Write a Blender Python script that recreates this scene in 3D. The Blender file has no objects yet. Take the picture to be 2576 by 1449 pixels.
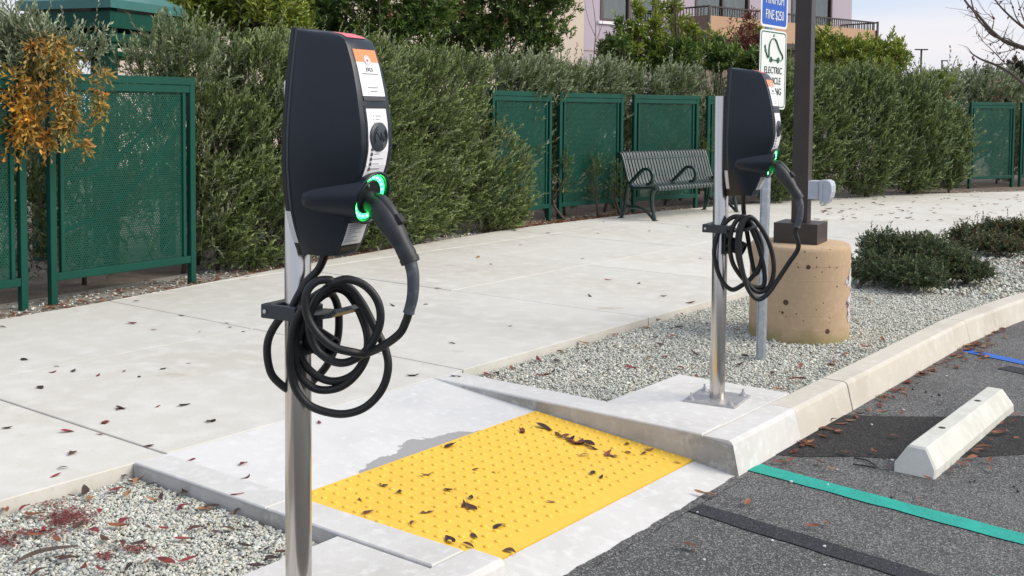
import bpy, bmesh, math, random
import numpy as np
from mathutils import Vector, Matrix

# ------------------------------------------------------------------ camera, sky, sun, exposure
scene = bpy.context.scene
COL = scene.collection
CAM_H, AZ = 1.34922, 0.655878          # camera height above the pavement, heading left of the kerb line
FOC, CYP, PITCH, ROLL = 2758.77, 427.27, 0.05332, 0.007943   # measured on a 2576 px wide copy of the photo
def _cam_axes():
    fwd = np.array([-math.sin(AZ), math.cos(AZ), 0.]); rgt = np.array([math.cos(AZ), math.sin(AZ), 0.]); up = np.array([0, 0, 1.])
    f = fwd*math.cos(PITCH) - up*math.sin(PITCH); u = fwd*math.sin(PITCH) + up*math.cos(PITCH)
    c, s = math.cos(ROLL), math.sin(ROLL)
    r2 = c*rgt + s*u; u2 = -s*rgt + c*u
    return r2, u2, f
_r, _u, _f = _cam_axes()
cam_d = bpy.data.cameras.new('camera'); cam = bpy.data.objects.new('camera', cam_d); COL.objects.link(cam)
cam.matrix_world = Matrix(((_r[0], _u[0], -_f[0], 0), (_r[1], _u[1], -_f[1], 0), (_r[2], _u[2], -_f[2], CAM_H), (0, 0, 0, 1)))
cam_d.sensor_fit = 'HORIZONTAL'; cam_d.sensor_width = 36; cam_d.lens = 36*FOC/2576
cam_d.shift_y = -(724.5-CYP)/2576; cam_d.clip_start = .05; cam_d.clip_end = 2000
scene.camera = cam

SUN_EL, SUN_AZ = math.radians(38), math.radians(62)       # azimuth clockwise from +Y
world = bpy.data.worlds.new('World'); scene.world = world; world.use_nodes = True
wn = world.node_tree; wn.nodes.clear()
w_out = wn.nodes.new('ShaderNodeOutputWorld'); w_bg = wn.nodes.new('ShaderNodeBackground')
w_sky = wn.nodes.new('ShaderNodeTexSky'); w_sky.sky_type = 'NISHITA'; w_sky.sun_disc = False
w_sky.sun_elevation = SUN_EL; w_sky.sun_rotation = SUN_AZ; w_sky.air_density = 1.0; w_sky.dust_density = 1.5
w_tc = wn.nodes.new('ShaderNodeTexCoord'); w_map = wn.nodes.new('ShaderNodeMapping'); w_map.inputs['Scale'].default_value = (1.2, 1.2, 9)
w_no = wn.nodes.new('ShaderNodeTexNoise'); w_no.inputs['Scale'].default_value = 1.6; w_no.inputs['Detail'].default_value = 6; w_no.inputs['Roughness'].default_value = .55
w_rp = wn.nodes.new('ShaderNodeValToRGB'); w_rp.color_ramp.elements[0].position = .3; w_rp.color_ramp.elements[1].position = .72
w_rp.color_ramp.elements[0].color = (2.75, 3.45, 4.6, 1); w_rp.color_ramp.elements[1].color = (4.6, 4.35, 4.55, 1)
w_mx = wn.nodes.new('ShaderNodeMixRGB'); w_mx.inputs[0].default_value = .86
L = wn.links.new
L(w_tc.outputs['Generated'], w_map.inputs['Vector']); L(w_map.outputs['Vector'], w_no.inputs['Vector'])
L(w_no.outputs['Fac'], w_rp.inputs['Fac']); L(w_sky.outputs['Color'], w_mx.inputs[1]); L(w_rp.outputs['Color'], w_mx.inputs[2])
L(w_mx.outputs['Color'], w_bg.inputs['Color']); w_bg.inputs['Strength'].default_value = .09
L(w_bg.outputs['Background'], w_out.inputs['Surface'])

sun_d = bpy.data.lights.new('sun', 'SUN'); sun_d.energy = 1.5; sun_d.angle = math.radians(40); sun_d.color = (1, .92, .80)
sun = bpy.data.objects.new('sun', sun_d); COL.objects.link(sun)
_sd = Vector((math.sin(SUN_AZ)*math.cos(SUN_EL), math.cos(SUN_AZ)*math.cos(SUN_EL), math.sin(SUN_EL)))
# the photograph's soft light comes from the road side
sun.rotation_euler = _sd.to_track_quat('Z', 'Y').to_euler(); sun.location = (6, 4, 9)
vs = scene.view_settings; vs.view_transform = 'Standard'; vs.look = 'None'; vs.gamma = 1; vs.exposure = 1.2; vs.use_curve_mapping = False

rng = np.random.default_rng(7); R = random.Random(11)

# ------------------------------------------------------------------ pixel <-> place helpers (2576 x 1449 copy of the photo)
def ray(px, py):
    return _f*FOC + _r*(px-1288) + _u*(CYP-py)
def at(px, py, z=0.):
    d = ray(px, py); s = (z-CAM_H)/d[2]; return np.array([0, 0, CAM_H]) + d*s
FWD = np.array([-math.sin(AZ), math.cos(AZ), 0]); RGT = np.array([math.cos(AZ), math.sin(AZ), 0])
def at_depth(px, py, dep):
    d = ray(px, py); return np.array([0, 0, CAM_H]) + d*(dep/(d@FWD))
def depth_of(P): return P[0]*FWD[0] + P[1]*FWD[1]
def RAMPZ(x): return -.115*min(max((x+3.64)/1.48, 0), 1.0) - (.025*(x+2.16)/.21 if x > -2.16 else 0)
def gz(x, y):
    if 2.55 < y < 4.07 and -3.64 < x < -1.95: return RAMPZ(x)
    if x > -1.96: return -.14
    if x > -3.64 and y > 4.27 and x < -2.13: return -.035
    if -3.64 < x < -2.5 and y < 2.38: return -.045
    return 0.
def on_ground(px, py):
    z = 0
    for _ in range(6):
        p = at(px, py, z); z = gz(p[0], p[1])
    return at(px, py, z)

# ------------------------------------------------------------------ materials
def mat(name, base=(.5, .5, .5), rough=.6, metal=0., noise=None, bump=None, spec=.5, attr=None, transl=0., emit=None, rand=0., coat=0.):
    """noise: list of (scale, colour2, lo, hi, detail); bump: (scale, strength, dist)"""
    m = bpy.data.materials.new(name); m.use_nodes = True; nt = m.node_tree; N = nt.nodes; K = nt.links.new
    b = N['Principled BSDF']; out = N['Material Output']
    b.inputs['Roughness'].default_value = rough; b.inputs['Metallic'].default_value = metal; b.inputs['Specular IOR Level'].default_value = spec
    b.inputs['Coat Weight'].default_value = coat
    tc = N.new('ShaderNodeTexCoord'); col = None
    if attr:
        a = N.new('ShaderNodeAttribute'); a.attribute_name = attr; col = a.outputs['Color']
    else:
        rgb = N.new('ShaderNodeRGB'); rgb.outputs[0].default_value = (*base, 1); col = rgb.outputs[0]
    geo = N.new('ShaderNodeNewGeometry')
    for (sc, c2, lo, hi, det) in (noise or []):
        t = N.new('ShaderNodeTexNoise'); t.inputs['Scale'].default_value = sc; t.inputs['Detail'].default_value = det
        K(geo.outputs['Position'], t.inputs['Vector'])
        mr = N.new('ShaderNodeMapRange'); mr.inputs['From Min'].default_value = lo; mr.inputs['From Max'].default_value = hi
        K(t.outputs['Fac'], mr.inputs['Value'])
        mx = N.new('ShaderNodeMixRGB'); mx.inputs[2].default_value = (*c2, 1); K(mr.outputs['Result'], mx.inputs[0]); K(col, mx.inputs[1]); col = mx.outputs[0]
    if rand:
        oi = N.new('ShaderNodeObjectInfo'); mr = N.new('ShaderNodeMapRange'); mr.inputs['To Min'].default_value = 1-rand; mr.inputs['To Max'].default_value = 1+rand
        K(oi.outputs['Random'], mr.inputs['Value']); hs = N.new('ShaderNodeHueSaturation'); K(mr.outputs['Result'], hs.inputs['Value']); K(col, hs.inputs['Color']); col = hs.outputs['Color']
    K(col, b.inputs['Base Color'])
    if bump:
        t = N.new('ShaderNodeTexNoise'); t.inputs['Scale'].default_value = bump[0]; t.inputs['Detail'].default_value = 5; K(geo.outputs['Position'], t.inputs['Vector'])
        bp = N.new('ShaderNodeBump'); bp.inputs['Strength'].default_value = bump[1]; bp.inputs['Distance'].default_value = bump[2]
        K(t.outputs['Fac'], bp.inputs['Height']); K(bp.outputs['Normal'], b.inputs['Normal'])
    if emit:
        b.inputs['Emission Color'].default_value = (*emit[0], 1); b.inputs['Emission Strength'].default_value = emit[1]
    if transl:
        tr = N.new('ShaderNodeBsdfTranslucent'); K(col, tr.inputs['Color']); ms = N.new('ShaderNodeMixShader'); ms.inputs[0].default_value = transl
        K(b.outputs[0], ms.inputs[1]); K(tr.outputs[0], ms.inputs[2]); K(ms.outputs[0], out.inputs['Surface'])
    m.diffuse_color = (*base, 1)
    return m
M = {}
M['slab'] = mat('slab_concrete', (.60, .585, .53), .85, noise=[(.9, (.52, .49, .43), .42, .78, 4), (7, (.66, .645, .60), .45, .75, 5), (60, (.47, .44, .39), .62, .8, 3), (3.1, (.44, .375, .30), .66, .80, 6)], bump=(240, .25, .002), spec=.3, rand=.035)
M['kerbc'] = mat('kerb_concrete', (.58, .545, .47), .85, noise=[(2.2, (.47, .43, .36), .45, .8, 5), (14, (.64, .61, .54), .5, .75, 5), (90, (.38, .35, .30), .64, .8, 3)], bump=(160, .35, .003), spec=.3, rand=.04)
M['newc'] = mat('new_concrete', (.61, .60, .575), .85, noise=[(3, (.50, .49, .46), .45, .8, 5), (22, (.68, .68, .67), .5, .75, 5), (110, (.46, .46, .45), .64, .8, 3)], bump=(180, .3, .003), spec=.3, rand=.03)
M['shadec'] = mat('shaded_stained_concrete', (.47, .46, .44), .9, noise=[(4, (.30, .28, .24), .42, .7, 6), (30, (.55, .53, .5), .5, .75, 5)], bump=(120, .4, .003), spec=.25)  # stained kerb concrete with side shade put into the greyer colour
M['joint'] = mat('joint_sand', (.085, .075, .06), .95, noise=[(40, (.15, .13, .11), .4, .7, 3)])
M['soil'] = mat('soil', (.13, .10, .075), .95, noise=[(6, (.22, .18, .14), .4, .7, 5), (60, (.08, .06, .045), .5, .7, 3)], bump=(60, .5, .01))
M['earth'] = mat('earth', (.16, .15, .12), .95, noise=[(.3, (.1, .11, .07), .4, .7, 5)])
M['bedbase'] = mat('gravel_base', (.34, .33, .29), .95, noise=[(120, (.16, .15, .13), .45, .65, 3), (9, (.28, .26, .22), .4, .7, 4)], bump=(120, .8, .01))
M['stone'] = mat('gravel_stone', attr='Col', rough=.8, spec=.3)
M['black'] = mat('black_plastic', (.007, .008, .0095), .5, bump=(600, .12, .001))
M['house'] = mat('charger_plastic', (.008, .0135, .0225), .36, noise=[(5, (.011, .0175, .028), .4, .7, 4), (420, (.02, .026, .034), .66, .8, 2)], bump=(900, .12, .0006), spec=.42)
M['houseg'] = mat('charger_grey_plastic', (.035, .044, .054), .42, noise=[(8, (.028, .036, .045), .4, .7, 4)], bump=(900, .1, .0005))
M['rubber'] = mat('cable_rubber', (.008, .0085, .0095), .46, noise=[(16, (.014, .0145, .0155), .45, .75, 4), (200, (.03, .03, .03), .68, .82, 2)], bump=(300, .1, .0005))
M['plug'] = mat('plug_plastic', (.014, .0165, .021), .5, noise=[(30, (.022, .025, .03), .45, .75, 4)], bump=(500, .25, .0006))
M['sleeve'] = mat('grey_sleeve', (.055, .066, .082), .55, noise=[(40, (.11, .125, .14), .5, .72, 4)], bump=(300, .2, .0008))
M['holder'] = mat('dark_bracket', (.026, .033, .043), .4, noise=[(12, (.036, .044, .054), .45, .7, 3)])
M['white'] = mat('white_print', (.82, .82, .84), .35)
M['panelw'] = mat('panel_white', (.80, .79, .83), .3)
M['red'] = mat('red_sticker', (.70, .13, .16), .35)
M['orange'] = mat('orange_print', (.85, .27, .10), .35)
M['ink'] = mat('ink', (.05, .05, .055), .5)
M['inkg'] = mat('grey_ink', (.33, .33, .35), .5)
M['label'] = mat('rating_label', (.62, .62, .62), .4)
M['led'] = mat('green_led', (.05, .6, .15), .4, emit=((.02, 1., .13), 3.5))
M['ledw'] = mat('green_led_core', (.4, .9, .5), .4, emit=((.14, 1., .3), 4.))
M['bolt'] = mat('zinc_bolt', (.55, .56, .58), .35, 1.)
M['galv'] = mat('galvanised', (.42, .46, .50), .42, .75, noise=[(35, (.52, .56, .60), .45, .65, 3), (160, (.33, .36, .40), .55, .75, 2)])
M['plate'] = mat('base_plate', (.50, .49, .48), .45, .8, noise=[(25, (.38, .36, .34), .45, .7, 4)])
M['green'] = mat('green_paint', (.001, .056, .037), .5, noise=[(3, (.0015, .066, .044), .4, .7, 3), (45, (.001, .046, .031), .6, .8, 3)], spec=.25)
M['greenroof'] = mat('green_roof', (.03, .14, .125), .3, noise=[(4, (.04, .17, .15), .4, .7, 3)])
M['slat'] = mat('slat_sky_sheen_enamel', (.032, .048, .044), .34, noise=[(20, (.04, .056, .052), .4, .7, 3)], coat=.35, spec=.6)  # bench enamel with the sky's reflection put in as a lighter base
M['bench'] = mat('bench_enamel', (.005, .018, .016), .28, noise=[(20, (.015, .042, .036), .4, .7, 3)], coat=.4)
M['bronze'] = mat('bronze_pole', (.034, .025, .020), .42, noise=[(9, (.042, .032, .026), .4, .7, 3), (200, (.06, .05, .043), .7, .85, 2)])
M['greybox'] = mat('grey_outlet_plastic', (.42, .46, .52), .4, noise=[(20, (.48, .52, .57), .4, .7, 3)])
M['yellow'] = mat('yellow_tactile', (.80, .50, .055), .55, noise=[(2.5, (.76, .46, .05), .42, .75, 4), (30, (.83, .55, .08), .5, .75, 4), (130, (.55, .30, .05), .68, .82, 3)], bump=(400, .2, .001), spec=.4)
M['signw'] = mat('sign_white', (.78, .80, .78), .4)
M['signg'] = mat('sign_green', (.008, .13, .055), .4)
M['signb'] = mat('sign_blue', (.008, .085, .46), .4, noise=[(30, (.01, .1, .5), .4, .7, 3)])
M['signk'] = mat('sign_dark_letters', (.02, .035, .03), .5)
M['alu'] = mat('sign_back', (.55, .56, .57), .4, .9)
M['stem'] = mat('stem_bark', (.15, .15, .085), .85)
M['bark'] = mat('bark', (.075, .055, .045), .9, noise=[(30, (.12, .095, .075), .4, .7, 4)], bump=(60, .5, .004))
M['leaf'] = mat('leaf', attr='Col', rough=.5, transl=.22, spec=.45)
M['gloss'] = mat('glossy_leaf', attr='Col', rough=.4, transl=.2, spec=.5)
M['dryleaf'] = {}
for k, c, c2 in (('red', (.26, .035, .035), (.13, .02, .025)), ('brown', (.12, .055, .032), (.07, .03, .02)), ('tan', (.38, .21, .10), (.27, .13, .06)), ('dark', (.055, .03, .026), (.03, .02, .018)), ('rust', (.28, .095, .038), (.17, .055, .025))):
    M['dryleaf'][k] = mat('dry_leaf_'+k, c, .6, noise=[(40, c2, .4, .65, 3)], transl=.12, rand=.25)
M['wallv'] = mat('lavender_stucco', (.46, .40, .46), .9, noise=[(.7, (.43, .375, .43), .4, .7, 4)], bump=(80, .2, .004))
M['wallc'] = mat('cream_stucco', (.62, .53, .44), .9, noise=[(.8, (.57, .48, .40), .4, .7, 4)], bump=(80, .2, .004))
M['tanp'] = mat('tan_parapet', (.50, .32, .20), .85, noise=[(.6, (.47, .30, .185), .4, .7, 4)])
M['brownp'] = mat('brown_panel', (.20, .145, .12), .8, noise=[(.8, (.23, .17, .14), .4, .7, 3)])
M['dkbrown'] = mat('dark_brown_metal', (.045, .035, .033), .5)
M['wframe'] = mat('window_frame', (.085, .065, .06), .5)
M['curtain'] = mat('curtain', (.50, .49, .44), .9)
M['pole_far'] = mat('far_lamp_metal', (.05, .048, .055), .5)
M['pipe'] = mat('black_pipe', (.02, .02, .02), .5)

def mat_glass():
    m = bpy.data.materials.new('window_glass'); m.use_nodes = True; nt = m.node_tree; N = nt.nodes
    N.remove(N['Principled BSDF']); t = N.new('ShaderNodeBsdfTransparent'); t.inputs[0].default_value = (.62, .66, .62, 1)
    g = N.new('ShaderNodeBsdfGlossy'); g.inputs['Roughness'].default_value = .03; g.inputs['Color'].default_value = (.9, .9, .9, 1)
    x = N.new('ShaderNodeMixShader'); x.inputs[0].default_value = .16
    nt.links.new(t.outputs[0], x.inputs[1]); nt.links.new(g.outputs[0], x.inputs[2]); nt.links.new(x.outputs[0], N['Material Output'].inputs['Surface']); return m
M['glass'] = mat_glass()
def mat_steel():
    m = mat('brushed_steel', (.58, .545, .51), .3, 1.); nt = m.node_tree; N = nt.nodes; K = nt.links.new; b = N['Principled BSDF']
    b.inputs['Anisotropic'].default_value = .6
    tc = N.new('ShaderNodeTexCoord'); mp = N.new('ShaderNodeMapping'); mp.inputs['Scale'].default_value = (60, 60, .6); K(tc.outputs['Object'], mp.inputs['Vector'])
    t = N.new('ShaderNodeTexNoise'); t.inputs['Scale'].default_value = 4; t.inputs['Detail'].default_value = 4; K(mp.outputs[0], t.inputs['Vector'])
    mr = N.new('ShaderNodeMapRange'); mr.inputs['To Min'].default_value = .12; mr.inputs['To Max'].default_value = .30; K(t.outputs['Fac'], mr.inputs['Value']); K(mr.outputs[0], b.inputs['Roughness'])
    return m
M['steel'] = mat_steel()
def mat_asphalt(name, base, light, dark, patch=.0):
    m = mat(name, base, .88, noise=[(1.1, tuple(c*.62 for c in base), .42, .72, 6), (4, tuple(c*1.35 for c in base), .5, .75, 6)], spec=.35)
    nt = m.node_tree; N = nt.nodes; K = nt.links.new; b = N['Principled BSDF']; col = b.inputs['Base Color'].links[0].from_socket
    g = N.new('ShaderNodeNewGeometry')
    v = N.new('ShaderNodeTexVoronoi'); v.inputs['Scale'].default_value = 190; K(g.outputs['Position'], v.inputs['Vector'])
    sx = N.new('ShaderNodeSeparateColor'); K(v.outputs['Color'], sx.inputs[0])
    r = N.new('ShaderNodeValToRGB'); r.color_ramp.interpolation = 'LINEAR'
    e = r.color_ramp.elements; e[0].position = .55; e[0].color = (*[0]*3, 1); e[1].position = 1; e[1].color = (1, 1, 1, 1)
    K(sx.outputs[0], r.inputs[0]); mx = N.new('ShaderNodeMixRGB'); mx.inputs[2].default_value = (*light, 1); K(r.outputs[0], mx.inputs[0]); K(col, mx.inputs[1])
    r2 = N.new('ShaderNodeMapRange'); r2.inputs['From Min'].default_value = .55; r2.inputs['From Max'].default_value = .9; K(sx.outputs[1], r2.inputs['Value'])
    mx2 = N.new('ShaderNodeMixRGB'); mx2.inputs[2].default_value = (*dark, 1); K(r2.outputs[0], mx2.inputs[0]); K(mx.outputs[0], mx2.inputs[1]); K(mx2.outputs[0], b.inputs['Base Color'])
    bp = N.new('ShaderNodeBump'); bp.inputs['Strength'].default_value = .7; bp.inputs['Distance'].default_value = .004; K(v.outputs['Distance'], bp.inputs['Height']); K(bp.outputs[0], b.inputs['Normal'])
    return m
M['asphalt'] = mat_asphalt('asphalt', (.112, .113, .111), (.29, .29, .28), (.05, .05, .05))
M['asphalt_dark'] = mat_asphalt('asphalt_fresh', (.024, .022, .021), (.08, .078, .075), (.010, .010, .010))
M['asphalt_seal'] = mat_asphalt('asphalt_seal', (.036, .038, .046), (.075, .078, .088), (.02, .021, .026))
M['linegreen'] = mat('green_line_paint', (.005, .34, .265), .7, noise=[(90, (.02, .19, .155), .56, .7, 3), (12, (.008, .40, .31), .45, .7, 3), (200, (.05, .07, .07), .62, .7, 2)], bump=(200, .6, .003))
M['lineblue'] = mat('blue_line_paint', (.015, .12, .50), .7, noise=[(90, (.03, .10, .3), .58, .7, 3), (200, (.06, .07, .09), .62, .7, 2)], bump=(200, .6, .003))
def mat_ramp():
    """pale concrete with a ragged wet stain along the tactile pad"""
    m = mat('ramp_concrete', (.63, .625, .61), .85, noise=[(3, (.55, .55, .54), .45, .8, 5), (22, (.68, .68, .68), .5, .75, 5), (110, (.48, .47, .45), .66, .8, 3)], bump=(180, .3, .003), spec=.3)
    nt = m.node_tree; N = nt.nodes; K = nt.links.new; b = N['Principled BSDF']; col = b.inputs['Base Color'].links[0].from_socket
    g = N.new('ShaderNodeNewGeometry'); sp = N.new('ShaderNodeSeparateXYZ'); K(g.outputs['Position'], sp.inputs[0])
    n = N.new('ShaderNodeTexNoise'); n.inputs['Scale'].default_value = 9; n.inputs['Detail'].default_value = 6; K(g.outputs['Position'], n.inputs['Vector'])
    n2 = N.new('ShaderNodeTexNoise'); n2.inputs['Scale'].default_value = 2.6; K(g.outputs['Position'], n2.inputs['Vector'])
    def math_(op, a, bv):
        x = N.new('ShaderNodeMath'); x.operation = op
        for i, s in enumerate((a, bv)):
            if isinstance(s, (int, float)): x.inputs[i].default_value = s
            else: K(s, x.inputs[i])
        return x.outputs[0]
    # distance behind the pad edge (x=-2.985), faded out beyond 2.85 < y < 3.75
    d = math_('SUBTRACT', sp.outputs['X'], -2.985)                     # negative behind the pad
    yb = math_('MULTIPLY', math_('ABSOLUTE', math_('SUBTRACT', sp.outputs['Y'], 3.33), 0), .33)
    w = math_('ADD', math_('SUBTRACT', math_('ADD', d, .145), yb), math_('MULTIPLY', math_('SUBTRACT', n.outputs['Fac'], .5), .22))
    w = math_('ADD', w, math_('MULTIPLY', math_('SUBTRACT', n2.outputs['Fac'], .5), .1))
    mr = N.new('ShaderNodeMapRange'); mr.inputs['From Min'].default_value = 0; mr.inputs['From Max'].default_value = .006; K(w, mr.inputs['Value'])
    mx = N.new('ShaderNodeMixRGB'); mx.inputs[2].default_value = (.33, .325, .32, 1); K(mr.outputs[0], mx.inputs[0]); K(col, mx.inputs[1]); K(mx.outputs[0], b.inputs['Base Color'])
    return m
M['ramp'] = mat_ramp()
def mat_column():
    m = mat('tan_painted_concrete', (.48, .345, .22), .8, noise=[(2.5, (.45, .32, .20), .4, .7, 4), (30, (.52, .38, .25), .5, .75, 4)], bump=(60, .25, .004), spec=.3)
    nt = m.node_tree; N = nt.nodes; K = nt.links.new; b = N['Principled BSDF']; col = b.inputs['Base Color'].links[0].from_socket
    tc = N.new('ShaderNodeTexCoord'); sp = N.new('ShaderNodeSeparateXYZ'); K(tc.outputs['Object'], sp.inputs[0])
    # damp mossy foot
    n = N.new('ShaderNodeTexNoise'); n.inputs['Scale'].default_value = 11; n.inputs['Detail'].default_value = 5; K(tc.outputs['Object'], n.inputs['Vector'])
    a = N.new('ShaderNodeMath'); a.operation = 'MULTIPLY_ADD'; a.inputs[1].default_value = .16; K(n.outputs['Fac'], a.inputs[0]); K(sp.outputs['Z'], a.inputs[2])
    mr = N.new('ShaderNodeMapRange'); mr.inputs['From Min'].default_value = .12; mr.inputs['From Max'].default_value = .19; mr.inputs['To Min'].default_value = .8; mr.inputs['To Max'].default_value = 0; K(a.outputs[0], mr.inputs['Value'])
    mx = N.new('ShaderNodeMixRGB'); mx.inputs[2].default_value = (.27, .235, .10, 1); K(mr.outputs[0], mx.inputs[0]); K(col, mx.inputs[1]); col = mx.outputs[0]
    # pits
    for sc, th in ((8.5, .17), (30, .20)):
        v = N.new('ShaderNodeTexVoronoi'); v.inputs['Scale'].default_value = sc; K(tc.outputs['Object'], v.inputs['Vector'])
        s2 = N.new('ShaderNodeSeparateColor'); K(v.outputs['Color'], s2.inputs[0])
        t2 = N.new('ShaderNodeMath'); t2.operation = 'MULTIPLY'; t2.inputs[1].default_value = th*1.5; K(s2.outputs[0], t2.inputs[0])
        t3 = N.new('ShaderNodeMath'); t3.operation = 'SUBTRACT'; t3.inputs[1].default_value = th*.55; K(t2.outputs[0], t3.inputs[0])
        lt = N.new('ShaderNodeMath'); lt.operation = 'LESS_THAN'; K(v.outputs['Distance'], lt.inputs[0]); K(t3.outputs[0], lt.inputs[1])
        mx = N.new('ShaderNodeMixRGB'); mx.inputs[2].default_value = (.09, .055, .03, 1); K(lt.outputs[0], mx.inputs[0]); K(col, mx.inputs[1]); col = mx.outputs[0]
    K(col, b.inputs['Base Color']); return m
M['column'] = mat_column()
M['chip'] = mat('chipped_bare_concrete', (.52, .50, .52), .9, noise=[(18, (.12, .07, .06), .5, .62, 4), (60, (.66, .65, .66), .5, .7, 3)], bump=(60, .8, .006))
M['stopc'] = mat('wheel_stop_concrete', (.60, .60, .55), .85, noise=[(4, (.50, .50, .44), .42, .75, 5), (18, (.66, .66, .62), .5, .75, 4), (120, (.42, .42, .38), .64, .8, 3)], bump=(120, .35, .003), spec=.3)

# ------------------------------------------------------------------ mesh helpers
class MB:
    def __init__(s): s.v = []; s.f = []; s.mi = []; s.cur = 0
    def add(s, vs, fs):
        o = len(s.v); s.v += [tuple(map(float, p)) for p in vs]; s.f += [tuple(i+o for i in f) for f in fs]; s.mi += [s.cur]*len(fs); return s
    def box(s, lo, hi, rot=0, c=None):
        x0, y0, z0 = lo; x1, y1, z1 = hi
        vs = [(x, y, z) for z in (z0, z1) for x, y in ((x0, y0), (x1, y0), (x1, y1), (x0, y1))]
        return s.add(vs, [(0, 3, 2, 1), (4, 5, 6, 7), (0, 1, 5, 4), (1, 2, 6, 5), (2, 3, 7, 6), (3, 0, 4, 7)])
    def rbox(s, lo, hi, b=.004, seg=2):
        bm = bmesh.new(); bmesh.ops.create_cube(bm, size=1)
        sx, sy, sz = [hi[i]-lo[i] for i in range(3)]
        for v in bm.verts: v.co = Vector((lo[0]+(v.co.x+.5)*sx, lo[1]+(v.co.y+.5)*sy, lo[2]+(v.co.z+.5)*sz))
        b = min(b, .45*min(sx, sy, sz)); bmesh.ops.bevel(bm, geom=bm.edges[:], offset=b, segments=seg, affect='EDGES', profile=.5)
        return s.bm(bm)
    def bm(s, bm, mtx=None):
        bm.verts.index_update(); vs = [(mtx @ v.co if mtx else v.co) for v in bm.verts]; fs = [tuple(v.index for v in f.verts) for f in bm.faces]; bm.free(); return s.add(vs, fs)
    def prism(s, poly, z0, z1, inset=0., drop=0.):
        """poly: ccw list of xy; optional bevelled top"""
        n = len(poly); P = [Vector(p) for p in poly]
        if inset:
            T = []
            for i in range(n):
                a, b, c = P[i-1], P[i], P[(i+1) % n]
                d1 = (b-a).normalized(); d2 = (c-b).normalized(); n1 = Vector((-d1.y, d1.x)); n2 = Vector((-d2.y, d2.x)); k = n1+n2
                T.append(b + k*(inset/max(.3, 1+n1.dot(n2))))
            vs = [(p.x, p.y, z0) for p in P]+[(p.x, p.y, z1-drop) for p in P]+[(p.x, p.y, z1) for p in T]
            fs = [tuple(range(2*n, 3*n))]+[(i, (i+1) % n, n+(i+1) % n, n+i) for i in range(n)]+[(n+i, n+(i+1) % n, 2*n+(i+1) % n, 2*n+i) for i in range(n)]
        else:
            vs = [(p.x, p.y, z0) for p in P]+[(p.x, p.y, z1) for p in P]
            fs = [tuple(range(n, 2*n)), tuple(range(n-1, -1, -1))]+[(i, (i+1) % n, n+(i+1) % n, n+i) for i in range(n)]
        return s.add(vs, fs)
    def tube(s, pts, rad, n=10, cap=True, squash=1.):
        pts = [np.array(p, float) for p in pts]; m = len(pts); rad = rad if hasattr(rad, '__len__') else [rad]*m
        tan = [(pts[min(i+1, m-1)]-pts[max(i-1, 0)]) for i in range(m)]; tan = [t/max(np.linalg.norm(t), 1e-9) for t in tan]
        u = np.cross(tan[0], [0, 0, 1.]); u = u/np.linalg.norm(u) if np.linalg.norm(u) > 1e-3 else np.array([1., 0, 0])
        vs = []
        for i in range(m):
            u = u - tan[i]*(u@tan[i]); u /= max(np.linalg.norm(u), 1e-9); w = np.cross(tan[i], u)
            for k in range(n):
                a = 2*math.pi*k/n; vs.append(pts[i]+rad[i]*(math.cos(a)*u+math.sin(a)*w*squash))
        fs = [(i*n+k, i*n+(k+1) % n, (i+1)*n+(k+1) % n, (i+1)*n+k) for i in range(m-1) for k in range(n)]
        if cap: fs += [tuple(range(n-1, -1, -1)), tuple((m-1)*n+k for k in range(n))]
        return s.add(vs, fs)
    def lathe(s, prof, n=32, mtx=None):
        vs = [(r*math.cos(2*math.pi*k/n), r*math.sin(2*math.pi*k/n), z) for r, z in prof for k in range(n)]
        if mtx is not None: vs = [tuple(mtx @ Vector(v)) for v in vs]
        m = len(prof); fs = [(i*n+k, i*n+(k+1) % n, (i+1)*n+(k+1) % n, (i+1)*n+k) for i in range(m-1) for k in range(n)]
        return s.add(vs, fs)
    def bar(s, pts, w, t, side):
        """flat bar along a polyline: width w along 'side' vector, thickness t"""
        pts = [np.array(p, float) for p in pts]; side = np.array(side, float); m = len(pts); vs = []
        for i in range(m):
            tg = pts[min(i+1, m-1)]-pts[max(i-1, 0)]; tg /= np.linalg.norm(tg); nn = np.cross(tg, side)
            for a, b in ((-1, -1), (1, -1), (1, 1), (-1, 1)): vs.append(pts[i]+side*w/2*a+nn*t/2*b)
        fs = [(i*4+k, i*4+(k+1) % 4, i*4+4+(k+1) % 4, i*4+4+k) for i in range(m-1) for k in range(4)]+[(3, 2, 1, 0), tuple((m-1)*4+k for k in range(4))]
        return s.add(vs, fs)
    def mesh(s, name, mats, smooth=False, angle=None):
        me = bpy.data.meshes.new(name); me.from_pydata(s.v, [], s.f); me.update()
        for m in (mats if isinstance(mats, (list, tuple)) else [mats]): me.materials.append(m)
        if len(me.materials) > 1: me.polygons.foreach_set('material_index', s.mi)
        bm = bmesh.new(); bm.from_mesh(me); bmesh.ops.recalc_face_normals(bm, faces=bm.faces); bm.to_mesh(me); bm.free()
        if smooth:
            me.polygons.foreach_set('use_smooth', [True]*len(me.polygons))
            if angle: me.set_sharp_from_angle(angle=math.radians(angle))
        return me
    def build(s, name, mats, parent=None, smooth=False, angle=None):
        return link(name, s.mesh(name, mats, smooth, angle), parent)
def link(name, data, parent=None, loc=None):
    o = bpy.data.objects.new(name, data); COL.objects.link(o)
    if parent: o.parent = parent
    if loc is not None: o.location = loc
    return o
def thing(name, label, cat, loc=(0, 0, 0), rz=0., group=None):
    o = link(name, None, None, loc); o.rotation_euler = (0, 0, rz); o.empty_display_size = .2
    o['label'] = label; o['category'] = cat
    if group: o['group'] = group
    return o
def tag(o, label=None, cat=None, group=None, kind=None):
    if label: o['label'] = label
    if cat: o['category'] = cat
    if group: o['group'] = group
    if kind: o['kind'] = kind
    return o
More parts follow.
